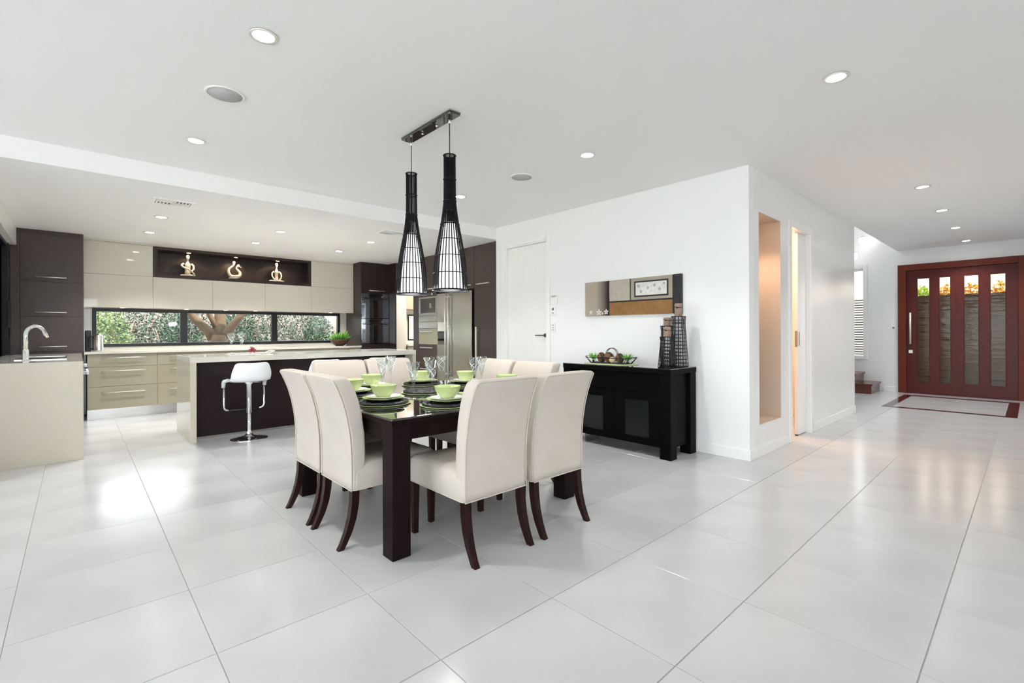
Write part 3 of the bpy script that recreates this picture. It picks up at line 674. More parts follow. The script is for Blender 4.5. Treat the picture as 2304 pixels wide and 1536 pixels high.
# appliance tower
def door_x(par, y0, y1, z0, z1, m='dark_wood', name='door'): return box(name, m, PX, y0 + .0015, z0, PX + .02, y1 - .0015, z1, par, .0015)
t = thing('appliance_tower', 'dark brown tall cabinet around the coffee machine', 'cabinet', (PX + .3, 7.34, 0))
box('body', 'dark_wood', PX + .021, 7.035, .10, PX + .62, 7.65, 1.265, t); box('back_panel', 'dark_wood', PX + .5, 7.035, 1.266, PX + .62, 7.65, ZK, t)
d = door_x(t, 7.035, 7.65, 1.93, ZK - .005); handle_y(d, PX, 7.08, 7.36, 1.975)
for z0, z1, m_ in ((.985, 1.27, 'drawer_greige'), (.60, .98, 'dark_wood'), (.10, .597, 'dark_wood')):
    d = door_x(t, 7.035, 7.65, z0, z1, m_, 'drawer'); handle_y(d, PX, 7.16, 7.56, z1 - .055)
t = thing('coffee_machine', 'built-in stainless coffee machine with a black recess', 'coffee machine', (PX + .2, 7.34, 1.50))
box('body', 'black_plastic', PX + .022, 7.05, 1.50, PX + .45, 7.64, 1.925, t)
MB().box(PX - .004, 7.045, 1.50, PX + .02, 7.645, 1.55).box(PX - .004, 7.045, 1.81, PX + .02, 7.645, 1.84).box(PX - .004, 7.045, 1.55, PX + .02, 7.09, 1.81).box(PX - .004, 7.60, 1.55, PX + .02, 7.645, 1.81).build('frame', 'steel', t, .002)
d = box('control_panel', 'black_glass', PX - .004, 7.045, 1.842, PX + .02, 7.645, 1.922, t, .002)
for y in (7.17, 7.55): MB().lathe([(.02, 0), (.018, .02)], 16).build('knob', 'chrome', d, off=(0, 0, 0)).location = (PX - .006 - wloc(d).x, y - wloc(d).y, 1.882 - wloc(d).z)
for k_ in d.children: k_.rotation_euler = (0, -PI / 2, 0)
box('spout', 'steel', PX - .012, 7.24, 1.63, PX + .02, 7.275, 1.72, t, .004); box('recess', 'black_glass', PX + .005, 7.09, 1.55, PX + .02, 7.60, 1.81, t)
t = thing('steam_oven', 'mirror finish built-in warming drawer below the coffee machine', 'oven', (PX + .2, 7.34, 1.27))
box('body', 'black_plastic', PX + .022, 7.05, 1.273, PX + .45, 7.64, 1.497, t)
box('front', 'steel', PX - .003, 7.045, 1.273, PX + .02, 7.645, 1.39, t, .002); box('front', 'steel', PX - .003, 7.045, 1.394, PX + .02, 7.645, 1.497, t, .002)
# refrigerator
t = thing('refrigerator', 'stainless side-by-side refrigerator with a water dispenser', 'refrigerator', (PX + .3, 6.52, 0))
box('body', 'black_plastic', PX + .04, 6.02, .02, PX + .6, 7.03, 1.875, t)
dl = box('door', 'steel', PX - .02, 6.665, .08, PX + .035, 7.025, 1.87, t, .008); dr = box('door', 'steel', PX - .02, 6.03, .08, PX + .035, 6.655, 1.87, t, .008)
for d, y in ((dl, 6.705), (dr, 6.615)):
    b = MB().tube([(PX - .065, y, .45), (PX - .065, y, 1.84)], .013, 12)
    for z in (.50, 1.30, 1.80): b.bar((PX - .065, y, z), (PX - .02, y, z), .010, 10)
    b.build('handle', 'steel_handle', d)
box('dispenser_panel', 'steel_handle', PX - .025, 6.735, 1.22, PX - .018, 6.985, 1.375, dl, .003)
box('dispenser_recess', 'black_glass', PX - .023, 6.735, .99, PX - .018, 6.985, 1.218, dl)
box('plinth', 'black_plastic', PX + .03, 6.03, 0, PX + .06, 7.02, .08, t)
# cabinets above the refrigerator, pantry
t = thing('overhead_cabinet', 'dark brown overhead cabinet above the refrigerator', 'cabinet', (PX + .3, 6.5, 1.9))
box('body', 'dark_wood', PX + .021, 5.99, 1.90, PX + .6, 7.03, ZK - .001, t)
for y0, y1 in ((6.51, 7.033), (5.985, 6.508)):
    d = door_x(t, y0, y1, 1.90, ZK - .005); handle_y(d, PX, y0 + .06, y0 + .34, 1.955)
t = thing('pantry_cabinet', 'dark brown tall pantry cabinet between refrigerator and white wall', 'cabinet', (PX + .3, 5.68, 0))
box('body', 'dark_wood', PX + .021, YS + .005, .10, PX + .6, 5.982, ZK, t); box('kickboard', 'black_wood', PX + .05, YS + .005, 0, PX + .07, 5.982, .10, t)
d = door_x(t, YS + .005, 5.982, 1.90, ZK - .005); handle_y(d, PX, 5.58, 5.90, 1.955)
d = door_x(t, YS + .005, 5.982, .10, 1.897)
b = MB().box(PX - .05, 5.875, .45, PX - .032, 5.905, 1.285)
for z in (.50, 1.24): b.box(PX - .034, 5.88, z - .01, PX, 5.90, z + .01)
b.build('handle', 'steel_handle', d, .003)
# scullery beyond the doorway
t = thing('tall_cabinet', 'pale greige tall cabinet seen through the scullery doorway', 'cabinet', (5.2, 8.9, 0))
box('body', 'gloss_greige', 4.70, 8.92, 0, 5.12, YK - .003, ZK - .001, t); box('door', 'gloss_greige', 4.70, 8.90, .1, 5.12, 8.918, ZK - .01, t, .0015)
t = thing('wall_cabinet', 'greige wall cabinet glimpsed past the scullery doorway', 'cabinet', (5.7, 9.1, 1.7))
box('body', 'drawer_greige', 5.13, 9.12, 1.70, 6.6, YK - .003, ZK - .001, t); box('door', 'drawer_greige', 5.13, 9.10, 1.70, 6.6, 9.118, ZK - .01, t, .0015)
t = thing('base_cabinet', 'greige base cabinet with pale top glimpsed past the scullery doorway', 'cabinet', (5.9, 9.0, 0))
box('body', 'drawer_greige', 5.13, 8.87, .1, 7.2, YK - .003, .91, t); box('worktop', 'stone_light', 5.13, 8.85, .912, 7.2, YK - .003, .95, t, .002)
point('scullery_fill', (5.9, 8.1, 2.4), 60, (1, .93, .85), .1)  # fill lamp added to brighten the scullery, belongs to no fitting

# ------------------------------------------------------------------ island
IX0, IX1, IY0, IY1, IZ = .905, 3.71, 6.17, 7.12, .94
t = thing('kitchen_island', 'kitchen island with pale stone waterfall top and dark brown front', 'island', ((IX0 + IX1) / 2, (IY0 + IY1) / 2, 0))
box('worktop', 'stone_light', IX0, IY0, IZ - .062, IX1, IY1, IZ, t, .002)
box('end_panel', 'stone', IX0, IY0, 0, IX0 + .058, IY1, IZ - .0625, t, .002); box('end_panel', 'stone', IX1 - .058, IY0, 0, IX1, IY1, IZ - .0625, t, .002)
XM = 2.05
for a, c in ((IX0 + .059, XM), (XM + .003, 2.9), (2.903, IX1 - .059)): box('front_panel', 'island_dark', a, 6.385, .025, c, 6.405, IZ - .063, t, .001)
box('carcass', 'island_dark', IX0 + .06, 6.407, .1, IX1 - .06, IY1 - .02, IZ - .064, t)
box('kickboard', 'steel', IX0 + .06, 6.40, 0, IX1 - .06, 6.42, .1, t)
# sink peninsula at the left edge
t = thing('sink_peninsula', 'beige stone peninsula with a sink at the left edge', 'counter', (-.3, 6.4, 0))
box('end_panel', 'stone', XL + .002, 6.135, 0, .044, 6.175, .94, t, .002)
box('worktop', 'stone_light', XL + .002, 6.176, .90, .044, 8.70, .94, t, .002)
box('carcass', 'drawer_greige', XL + .002, 6.177, .1, .02, 8.70, .898, t); box('kickboard', 'steel', XL + .06, 6.18, 0, -.02, 8.70, .1, t)
MB().box(-.46, 6.75, .941, -.44, 7.60, .947).box(-.10, 6.75, .941, -.08, 7.60, .947).box(-.44, 6.75, .941, -.10, 6.77, .947).box(-.44, 7.58, .941, -.10, 7.60, .947).box(-.44, 6.77, .9405, -.10, 7.58, .942).build('sink', 'steel', t, .002)
t = thing('dishwasher', 'dishwasher with white handle on the side of the sink peninsula', 'dishwasher', (.03, 6.6, 0))
box('front', 'steel', .021, 6.25, .11, .040, 6.85, .89, t, .002)
MB().box(.040, 6.30, .80, .085, 6.33, .83).box(.040, 6.77, .80, .085, 6.80, .83).box(.065, 6.28, .80, .085, 6.82, .83).build('handle', 'white_plastic', t, .004)
MB().lathe([(.02, 0), (.018, .035)], 16).build('knob', 'white_plastic', t, off=(0, 0, 0)).location = (.010, 0, .875)
t.children[-1].rotation_euler = (0, PI / 2, 0)
fx, fy = -.372, 6.66
t = thing('kitchen_faucet', 'tall chrome gooseneck faucet on the sink peninsula', 'faucet', (fx, fy, .94))
MB().lathe([(.030, 0), (.030, .006), (.022, .012), (.022, .105), (.016, .115)], 20, fx, fy, .9401).build('base', 'chrome', t)
pts = [(fx, fy, 1.05), (fx, fy, 1.195)] + [(fx + .066 - .066 * math.cos(a), fy + .02 * a, 1.195 + .085 * math.sin(a)) for a in [PI * k / 12 * .92 for k in range(1, 13)]] + [(fx + .150, fy + .06, 1.165)]
MB().tube(pts, [.017] * (len(pts) - 1) + [.015], 14).build('spout', 'chrome', t)
MB().tube([(fx, fy - .02, 1.02), (fx - .01, fy - .075, 1.045)], .006, 8).build('lever', 'chrome', t)

# ------------------------------------------------------------------ bar stools (local: front is +Y)
def make_stool(loc, label):
    t = thing('bar_stool', label, 'stool', (0, 0, 0), 0, 'white bar stools at the island')
    MB().lathe([(.001, 0), (.192, 0), (.195, .004), (.19, .010), (.10, .022), (.045, .040), (.034, .060), (.001, .060)], 44).build('base', 'chrome', t)
    MB().lathe([(.032, .055), (.032, .085), (.022, .095), (.022, .30)], 20).build('column', 'chrome', t)
    MB().lathe([(.030, .30), (.030, .62), (.05, .64), (.05, .648)], 20).build('gas_lift', 'chrome', t)
    # seat shell: swept U-profile, low curved back
    top, bot = [], []
    NU, NV = 18, 14
    def srf(u, v):
        x = -1 + 2 * u
        # v 0 front lip .. 1 top of back
        if v < .55:
            y = .20 - v / .55 * .33; z = .668 - .018 * math.sin(v / .55 * PI) + (-.02 if v < .05 else 0)
        else:
            a = (v - .55) / .45; ang = a * PI / 2
            y = -.13 - .075 * math.sin(ang); z = .668 + .09 * (1 - math.cos(ang)) + .115 * a * a
        wv = .205 if v < .7 else .205 - .035 * ((v - .7) / .3) ** 2.2
        rr = 1 - .10 * max(0, (.12 - v) / .12)
        xx = x * wv * rr
        if v >= .55: y += .07 * abs(x) ** 2.5
        z += .018 * abs(x) ** 3
        if v > .9: z -= .03 * abs(x) ** 6
        return Vector((xx, y, z))
    b = MB(); i0 = 0
    G = [[srf(i / NU, j / NV) for i in range(NU + 1)] for j in range(NV + 1)]
    for j in range(NV + 1):
        for i in range(NU + 1): b.v.append(tuple(G[j][i]))
    for j in range(NV):
        for i in range(NU):
            k = j * (NU + 1) + i; b.f.append((k, k + 1, k + NU + 2, k + NU + 1)); b.sm.append(True)
    o = b.build('seat_shell', 'white_plastic', t)
    so = o.modifiers.new('solid', 'SOLIDIFY'); so.thickness = .022; so.offset = 0
    sb = o.modifiers.new('sub', 'SUBSURF'); sb.levels = 1; sb.render_levels = 1
    for sx in (-1, 1):
        MB().tube([(sx * .195, .10, .665), (sx * .215, .15, .655), (sx * .215, .19, .63), (sx * .215, .20, .58)], [.018, .022, .022, .020], 12).build('arm_cap', 'white_plastic', t)
    pts = [(-.21, .20, .60), (-.21, .20, .36), (-.205, .205, .335), (-.185, .21, .318), (-.15, .21, .312)]
    MB().tube(pts, .0125, 12).build('footrest_tube', 'chrome', t)
    MB().tube([(-x, y, z) for x, y, z in pts], .0125, 12).build('footrest_tube', 'chrome', t)
    MB().tube([(-.155, .21, .312), (.155, .21, .312)], .016, 12).build('foot_grip', 'black_plastic', t)
    MB().tube([(.02, 0, .64), (.09, .05, .632), (.14, .06, .625)], .005, 8).build('lift_lever', 'chrome', t)
    t.location = loc; WPOS[t.name] = Vector(loc); return t
s0 = make_stool((1.445, 6.03, 0), 'white shell bar stool with chrome base standing clear at the island')
copy_thing(s0, (2.27, 6.03, 0), 0, 'white bar stool hidden behind the left island side dining chair')
copy_thing(s0, (3.0, 6.03, 0), 0, 'white bar stool hidden behind the right island side dining chair')

# ------------------------------------------------------------------ things on the kitchen counters
t = thing('electric_kettle', 'brushed steel kettle with black handle on the back worktop', 'kettle', (.215, 9.12, .95))
MB().lathe([(.001, 0), (.066, 0), (.066, .018), (.062, .02), (.055, .22), (.045, .236), (.001, .24)], 28, .222, 9.12, .9502).build('body', 'steel', t)
MB().lathe([(.012, 0), (.012, .012), (.001, .014)], 12, .222, 9.12, 1.19).build('lid_knob', 'black_plastic', t)
MB().tube([(.168, 9.12, 1.16), (.13, 9.12, 1.165), (.118, 9.12, 1.10), (.128, 9.12, 1.0), (.160, 9.12, .985)], .011, 10).build('handle', 'black_plastic', t)
MB().tube([(.277, 9.12, 1.13), (.298, 9.12, 1.17)], [.016, .009], 10).build('spout', 'steel_handle', t)
o = MB().box(.085, 9.28, .9502, .155, 9.40, 1.25).build('knife_block', 'black_plastic', None, .01); tag(o, 'tall black box in the corner behind the kettle', 'container')
def succulent(par, c, R, H, n, m, tilt=.9):
    for k in range(n):
        a = k * 2.39996; e = .25 + tilt * (k / n) ; L = R * (.75 + .35 * random.random())
        d = Vector((math.cos(a) * math.sin(e + .25), math.sin(a) * math.sin(e + .25), math.cos(e)))
        s = Vector((-math.sin(a), math.cos(a), 0)); P0 = Vector(c)
        wd = L * .11; up = s.cross(d)
        ring = lambda u, w_: [P0 + d * (L * u) + s * w_ + up * (.1 * w_), P0 + d * (L * u) - up * (.35 * w_ + .15 * L * 0), P0 + d * (L * u) - s * w_, P0 + d * (L * u) + up * (.45 * w_)]
        MB().loft([ring(0, wd * .5), ring(.4, wd), ring(.75, wd * .7), ring(1, wd * .06)]).build('leaf', m, par)
t = thing('planter_bowl', 'brown bowl of spiky green succulents on the back worktop', 'plant', (3.73, 9.0, .95))
MB().lathe([(.001, .001), (.07, .001), (.12, .035), (.165, .085), (.185, .125), (.178, .126), (.155, .09), (.001, .085)], 32, 3.73, 9.0, .95).build('bowl', 'bowl_brown', t)
for dx, dy, s_ in ((-.09, -.03, .17), (.05, -.04, .19), (.0, .06, .18), (.11, .03, .16)):
    succulent(t, (3.73 + dx, 9.0 + dy, 1.045), s_, .1, 20, 'leaf_succ')
t = thing('serving_tray', 'white serving tray with raised ends on the island', 'tray', (1.62, 6.75, IZ))
MB().loft([rrect(.44, .20, .02, 1.62, 6.75, IZ + .001), rrect(.46, .22, .02, 1.62, 6.75, IZ + .010), rrect(.44, .20, .02, 1.62, 6.75, IZ + .011)]).build('tray_body', 'white_china', t)
MB().tube([(1.84, 6.66, IZ + .010), (1.90, 6.67, IZ + .03), (1.90, 6.83, IZ + .03), (1.84, 6.84, IZ + .010)], .006, 8).build('tray_handle', 'white_china', t)
for k, (x, lab) in enumerate(((1.42, 'crystal flute standing left on the island tray'), (1.535, 'crystal flute standing right on the island tray'))):
    c = copy_thing(f0, (x, 6.75, IZ + .0115), k, lab); c['group'] = 'flutes on the island tray'
t = thing('fruit_piece', 'dark red fruit with green leaves on the island tray', 'fruit', (1.66, 6.75, IZ + .0125))
for dx, dz in ((-.025, .022), (.022, .022), (.0, .045)): MB().sphere((1.66 + dx, 6.75, IZ + .0145 + dz), .024, 14, 8).build('berry', 'red_fruit', t)
succulent(t, (1.645, 6.75, IZ + .07), .035, .02, 7, 'leaf_a')

# ------------------------------------------------------------------ inner door on the picture wall
r = thing('door_1', None, None, (XW, 4.74, 0)); r['kind'] = 'structure'; tag(r, 'glossy white plank door left of the picture')
MB().box(XW - .018, 4.265, 0, XW + .001, 4.335, 2.50).box(XW - .018, 5.15, 0, XW + .001, 5.235, 2.50).box(XW - .018, 4.335, 2.42, XW + .001, 5.15, 2.50).build('architrave', 'trim', r, .004)
MB().box(XW, 4.335, 0, XW + .12, 4.35, 2.42).box(XW, 5.135, 0, XW + .12, 5.15, 2.42).box(XW, 4.35, 2.405, XW + .12, 5.135, 2.42).build('jamb', 'trim', r)
N = 7; st = (5.132 - 4.353) / N
for k in range(N): box('plank', 'door_gloss', XW + .035, 4.353 + k * st + .0005, .005, XW + .075, 4.353 + (k + 1) * st - .0005, 2.402, r, .0035)
hd = MB().lathe([(.026, 0), (.026, .010)], 20).build('handle_rose', 'bronze', r, off=(0, 0, 0)); hd.location = (.035, -.345, 1.155); hd.rotation_euler = (0, -PI / 2, 0)
MB().tube([(XW + .03, 4.395, 1.155), (XW - .015, 4.395, 1.155), (XW - .022, 4.41, 1.155), (XW - .022, 4.53, 1.155)], .0085, 10).build('handle', 'bronze', r)
# wall control panels
def plate_x(name, y0, y1, z0, z1, label, parts):
    t = thing(name, label, 'switch', (XW, (y0 + y1) / 2, z0), 0)
    box('plate', 'trim', XW - .018, y0, z0, XW - .0005, y1, z1, t, .003)
    for n_, m_, a0, a1, c0, c1 in parts: box(n_, m_, XW - .020, y0 + (y1 - y0) * a0, z0 + (z1 - z0) * c0, XW - .0181, y0 + (y1 - y0) * a1, z0 + (z1 - z0) * c1, t)
plate_x('intercom_panel', 4.135, 4.25, 1.56, 1.685, 'white intercom panel, topmost of three beside the inner door', [('vent', 'grille', .25, .9, .72, .92), ('button', 'screen_grey', .1, .18, .8, .88)])
plate_x('thermostat', 4.168, 4.25, 1.42, 1.53, 'small white thermostat with dark screen, middle of three', [('screen', 'screen_grey', .3, .7, .55, .85), ('button', 'grille', .3, .48, .15, .35), ('button', 'grille', .54, .72, .15, .35)])
plate_x('switch_plate', 4.178, 4.25, 1.20, 1.315, 'white light switch plate with six buttons, lowest of three', [('button', 'grille', a, a + .2, c, c + .16) for a in (.25, .58) for c in (.15, .42, .69)])

# ------------------------------------------------------------------ sideboard
SX0, SX1, SY0, SY1, SZ = 4.045, 4.545, 2.255, 3.575, .853
t = thing('sideboard', 'black sideboard with thick square legs and frosted glass doors', 'sideboard', ((SX0 + SX1) / 2, (SY0 + SY1) / 2, 0))
box('glass_top', 'black_glass', SX0, SY0, SZ - .008, SX1, SY1, SZ, t, .002)
box('top', 'black_wood', SX0, SY0, SZ - .055, SX1, SY1, SZ - .0085, t, .003)
for x, y in ((SX0 + .004, SY0 + .004), (SX0 + .004, SY1 - .117), (SX1 - .117, SY0 + .004), (SX1 - .117, SY1 - .117)):
    box('leg', 'black_wood', x, y, 0, x + .113, y + .113, SZ - .0555, t, .003)
by0, by1 = SY0 + .118, SY1 - .118
box('body', 'black_wood', SX0 + .05, by0, .10, SX1 - .02, by1, SZ - .056, t)
for y in (SY0 + .035, SY1 - .055): box('end_panel', 'black_wood', SX0 + .118, y, .10, SX1 - .118, y + .02, SZ - .056, t)
box('drawer', 'black_wood', SX0 + .028, by0 + .002, .615, SX0 + .049, by1 - .002, SZ - .06, t, .002)
ym = (by0 + by1) / 2
for y0, y1 in ((by0 + .002, ym - .002), (ym + .002, by1 - .002)):
    d = MB(); f = .13
    d.box(SX0 + .028, y0, .10, SX0 + .049, y1, .17).box(SX0 + .028, y0, .53, SX0 + .049, y1, .611).box(SX0 + .028, y0, .17, SX0 + .049, y0 + f, .53).box(SX0 + .028, y1 - f, .17, SX0 + .049, y1, .53)
    d = d.build('door', 'black_wood', t, .002); box('frosted_pane', 'frosted', SX0 + .038, y0 + f, .17, SX0 + .044, y1 - f, .53, d)
# lattice candle stands with candles
def candle_stand(x, y, h, rb, rt, label, clabel, ch):
    t = thing('candle_stand', label, 'candle holder', (x, y, SZ), 0, 'black lattice candle stands')
    def corner(u):
        r = rb + (rt - rb) * u
        if u > .88: r = rb + (rt - rb) * .88 + (rt * 1.18 - (rb + (rt - rb) * .88)) * (u - .88) / .12
        return r
    n = 5; nl = max(9, int(h / .034))
    us = sorted(set([k / nl for k in range(nl + 1)] + [.88]))
    v = MB(); hsh = MB()
    for sx, sy in ((1, 0), (-1, 0), (0, 1), (0, -1)):
        for k in range(n):
            f = -1 + 2 * k / n
            pts = []
            for u in us:
                r = corner(u); a, c = (r, f * r) if sx else (f * r, r)
                s_ = sx if sx else sy
                p = (a * s_, c * s_) if sx else (a * s_, c * s_)
                pts.append((x + p[0], y + p[1], SZ + .004 + u * (h - .006)))
            MB().tube(pts, .0037, 5).build('upright', 'black_metal', t)
    for u in us:
        r = corner(u); z = SZ + .004 + u * (h - .006)
        MB().tube([(x - r, y - r, z), (x + r, y - r, z), (x + r, y + r, z), (x - r, y + r, z)], .0038, 5, closed=True).build('crossbar', 'black_metal', t)
    box('top_plate', 'black_metal', x - rt * 1.1, y - rt * 1.1, SZ + h - .006, x + rt * 1.1, y + rt * 1.1, SZ + h - .001, t)
    box('base_plate', 'black_metal', x - rb, y - rb, SZ + .0005, x + rb, y + rb, SZ + .003, t)
    c = thing('candle', clabel, 'candle', (x, y, SZ + h), 0, 'brown pillar candles')
    MB().lathe([(.001, 0), (.036, 0), (.037, .003), (.037, ch - .004), (.034, ch), (.001, ch - .003)], 24, x, y, SZ + h).build('wax', 'candle', c)
    MB().tube([(x + .038 * math.cos(a), y + .038 * math.sin(a), SZ + h + ch * .72 + .006 * math.sin(a)) for a in [2 * PI * k / 24 for k in range(24)]], .0028, 5, closed=True).build('twine', 'twine', c)
    MB().sphere((x - .040, y - .006, SZ + h + ch * .66), .007, 10, 6).build('bead', 'twine', c)
    MB().tube([(x, y, SZ + h + ch - .004), (x + .002, y, SZ + h + ch + .008)], .0012, 5).build('wick', 'twine', c)
candle_stand(4.36, 2.345, .497, .066, .042, 'tallest black lattice candle stand, at the right end of the sideboard', 'brown candle on the tallest lattice stand', .125)
candle_stand(4.42, 2.50, .405, .056, .040, 'black lattice candle stand of middle height, behind the shortest one', 'brown candle on the middle lattice stand, against the wall', .085)
candle_stand(4.20, 2.375, .298, .063, .042, 'shortest black lattice candle stand, in front', 'brown candle on the shortest lattice stand, in front', .092)
# tray on its mat
tx, ty = 4.275, 3.09
o = MB().lathe([(.001, 0), (.262, 0), (.265, .003), (.262, .005), (.001, .005)], 48).build('table_mat', 'green_china', None); o.location = (tx, ty, SZ); o.scale = (.80, 1.22, 1)
tag(o, 'oval green mat under the wire tray on the sideboard', 'mat')
t = thing('wire_tray', 'black wire tray with curled handles on the sideboard', 'tray', (tx, ty, SZ + .006))
z0 = SZ + .010
R0, R1 = (.085, .235), (.11, .285)
for q, z in ((R0, z0), (R1, z0 + .045)):
    MB().tube([(x, y, zz_ + (.022 * (abs(y - ty) / q[1]) ** 4 if z > z0 else 0)) for x, y, zz_ in rrect(q[0] * 2, q[1] * 2, .05, tx, ty, z, 5)], .004, 6, closed=True).build('rim_wire', 'black_metal', t)
A, B_ = rrect(R0[0] * 2, R0[1] * 2, .05, tx, ty, z0, 5), rrect(R1[0] * 2, R1[1] * 2, .05, tx, ty, z0 + .045, 5)
for k in range(0, 24, 2):
    a, c = A[k], B_[k]; MB().bar(a, (c[0], c[1], c[2] + .022 * (abs(c[1] - ty) / R1[1]) ** 4), .003, 6).build('side_wire', 'black_metal', t)
for k in range(9): MB().bar((tx - .085, ty - .2 + k * .05, z0), (tx + .085, ty - .2 + k * .05, z0), .0025, 6).build('base_wire', 'black_metal', t)
zb = z0 + .005
def ball(name, c, r, m, label, wires=0):
    t = thing(name, label, 'ornament', (c[0], c[1], c[2] - r), 0, 'decor balls in the wire tray')
    MB().sphere(c, r * (.97 if wires else 1), 20, 12).build('core', m, t)
    for k in range(wires):
        ax = Euler((k * 1.1, k * .7, k * .9)).to_matrix()
        MB().tube([Vector(c) + ax @ Vector((r * .99 * math.cos(a), r * .99 * math.sin(a), 0)) for a in [2 * PI * j / 24 for j in range(24)]], .004, 5, closed=True).build('band', 'twine', t)
ball('decor_ball', (tx, ty + .118, zb + .052), .052, 'wicker_ball', 'brown banded ball left in the wire tray', 5)
ball('decor_ball', (tx - .02, ty + .008, zb + .056), .056, 'wicker_ball', 'large brown wicker ball in the middle of the wire tray', 3)
ball('decor_ball', (tx - .055, ty - .058, zb + .032), .032, 'pale_ball', 'small pale ball in front, right of the large wicker ball')
ball('decor_ball', (tx + .01, ty - .112, zb + .050), .050, 'wicker_ball', 'dark banded ball right in the wire tray', 5)
t = thing('ring_ornament', 'black open wire hoop ornament standing behind the tray balls', 'ornament', (tx + .07, ty + .04, z0))
for rx in (-.012, .012):
    MB().tube([(tx + .065 + rx, ty + .03 + .075 * math.cos(a), zb + .078 + .075 * math.sin(a)) for a in [2 * PI * j / 32 for j in range(32)]], .0035, 6, closed=True).build('hoop', 'black_metal', t)
for j in range(8):
    a = 2 * PI * j / 8; MB().bar((tx + .053, ty + .03 + .075 * math.cos(a), zb + .078 + .075 * math.sin(a)), (tx + .077, ty + .03 + .075 * math.cos(a), zb + .078 + .075 * math.sin(a)), .003, 5).build('spoke', 'black_metal', t)
for dx, dy, lab in ((-.015, .222, 'green succulent at the left end of the wire tray'), (-.015, -.226, 'green succulent at the right end of the wire tray')):
    t = thing('succulent', lab, 'plant', (tx + dx, ty + dy, zb), 0, 'succulents in the wire tray')
    MB().lathe([(.001, 0), (.012, 0), (.016, .02), (.001, .022)], 10, tx + dx, ty + dy, zb).build('stem', 'leaf_a', t)
    succulent(t, (tx + dx, ty + dy, zb + .025), .085, .05, 22, 'leaf_succ')

# ------------------------------------------------------------------ picture
t = thing('wall_picture', 'long abstract panel picture of cream, brown and black blocks', 'picture', (XW, 3.04, 1.385))
AX = XW - .032
box('canvas', 'art_greige', AX, 2.504, 1.388, XW - .001, 3.664, 1.792, t, .001)
def panel(n_, m_, y0, y1, z0, z1, d=.003, par=None): return box(n_, m_, AX - d, y0, z0, AX - .0002, y1, z1, par or t, .001)
panel('gradient_block', 'art_gradient', 3.318, 3.662, 1.390, 1.790)
panel('cream_block', 'art_cream', 3.030, 3.306, 1.552, 1.790); panel('brown_block', 'brown_leather', 2.515, 3.306, 1.390, 1.536)
panel('greige_block', 'art_greige', 2.515, 3.018, 1.552, 1.790); box('black_block', 'art_black', AX - .003, 2.418, 1.386, XW - .001, 2.503, 1.794, t, .001)
for q in ((2.503, 2.515, 1.39, 1.79), (3.306, 3.318, 1.39, 1.79), (3.018, 3.030, 1.552, 1.79), (2.515, 3.306, 1.536, 1.552)): panel('black_line', 'art_black', *q, d=.0045)
panel('framed_block', 'art_black', 2.560, 2.972, 1.580, 1.755, .005); panel('white_block', 'art_white', 2.578, 2.954, 1.597, 1.738, .007)
def blossom(y, z, r, m, d):
    b = MB()
    for k in range(5):
        a = PI / 2 + k * 2 * PI / 5; c = Vector((AX - d, y + r * .55 * math.cos(a), z + r * .55 * math.sin(a)))
        ring = [(AX - d, c.y + r * .42 * math.cos(u) * math.cos(a) - r * .24 * math.sin(u) * math.sin(a), c.z + r * .42 * math.cos(u) * math.sin(a) + r * .24 * math.sin(u) * math.cos(a)) for u in [2 * PI * j / 10 for j in range(10)]]
        b.loft([ring, [(AX - d + .002, p[1], p[2]) for p in ring]], smooth=False)
    b.build('blossom', m, t)
for y, z, r_ in ((3.575, 1.432, .026), (3.455, 1.428, .040), (3.405, 1.415, .018), (3.352, 1.432, .034)): blossom(y, z, r_, 'flower', .005)
for y, z, r_ in ((2.915, 1.70, .022), (2.885, 1.64, .018), (2.80, 1.675, .016), (2.72, 1.70, .018), (2.66, 1.655, .020), (2.61, 1.71, .016)): blossom(y, z, r_, 'art_greige', .009)

# ------------------------------------------------------------------ hall: doorway, sliding door, powder room
b = MB().box(5.64, YN - .014, 0, 5.72, YN + .001, 2.41).box(6.37, YN - .014, 0, 6.45, YN + .001, 2.41).box(5.72, YN - .014, 2.33, 6.37, YN + .001, 2.41)
struct(b.build('trim_3', 'trim', None, .003), 'white architrave around the hall doorway')
r = thing('door_2', None, None, (6.24, YN + .06, 0)); r['kind'] = 'structure'; tag(r, 'white sliding pocket door partly open in the hall doorway')
box('leaf', 'trim', 6.10, YN + .045, .012, 6.369, YN + .083, 2.325, r, .002)
box('lock_plate', 'steel', 6.096, YN + .050, 1.02, 6.0995, YN + .078, 1.20, r); box('floor_guide', 'black_metal', 6.09, YN + .05, 0, 6.12, YN + .078, .012, r)
box('edge_pull', 'steel', 6.115, YN + .043, 1.03, 6.15, YN + .0449, 1.19, r, .002)
t = thing('vanity_unit', 'white vanity with pale top inside the hall doorway', 'vanity', (6.9, 3.1, 0))
box('body', 'white_plastic', 6.6, 2.75, .30, 7.398, 3.398, .88, t, .003); box('top', 'stone_light', 6.58, 2.73, .882, 7.398, 3.398, .92, t, .003); box('drawer', 'white_plastic', 6.62, 2.73, .32, 7.38, 2.748, .58, t, .002)
point('powder_room_light', (6.0, 2.45, 2.45), 24, (1, .72, .52), .12)
t = thing('niche_downlight', 'small warm downlight in the top of the hall niche', 'light', (5.0, 1.93, 2.345))
MB().lathe([(.001, -.002), (.035, -.002), (.035, -.0005), (.001, -.0005)], 20, 5.0, 1.93, 2.345).build('lamp_face', 'lamp_warm', t)
spot('niche_light', (5.0, 1.93, 2.32), (5.02, 1.93, .3), 17, (1, .64, .43), 2.0, .04, .7)

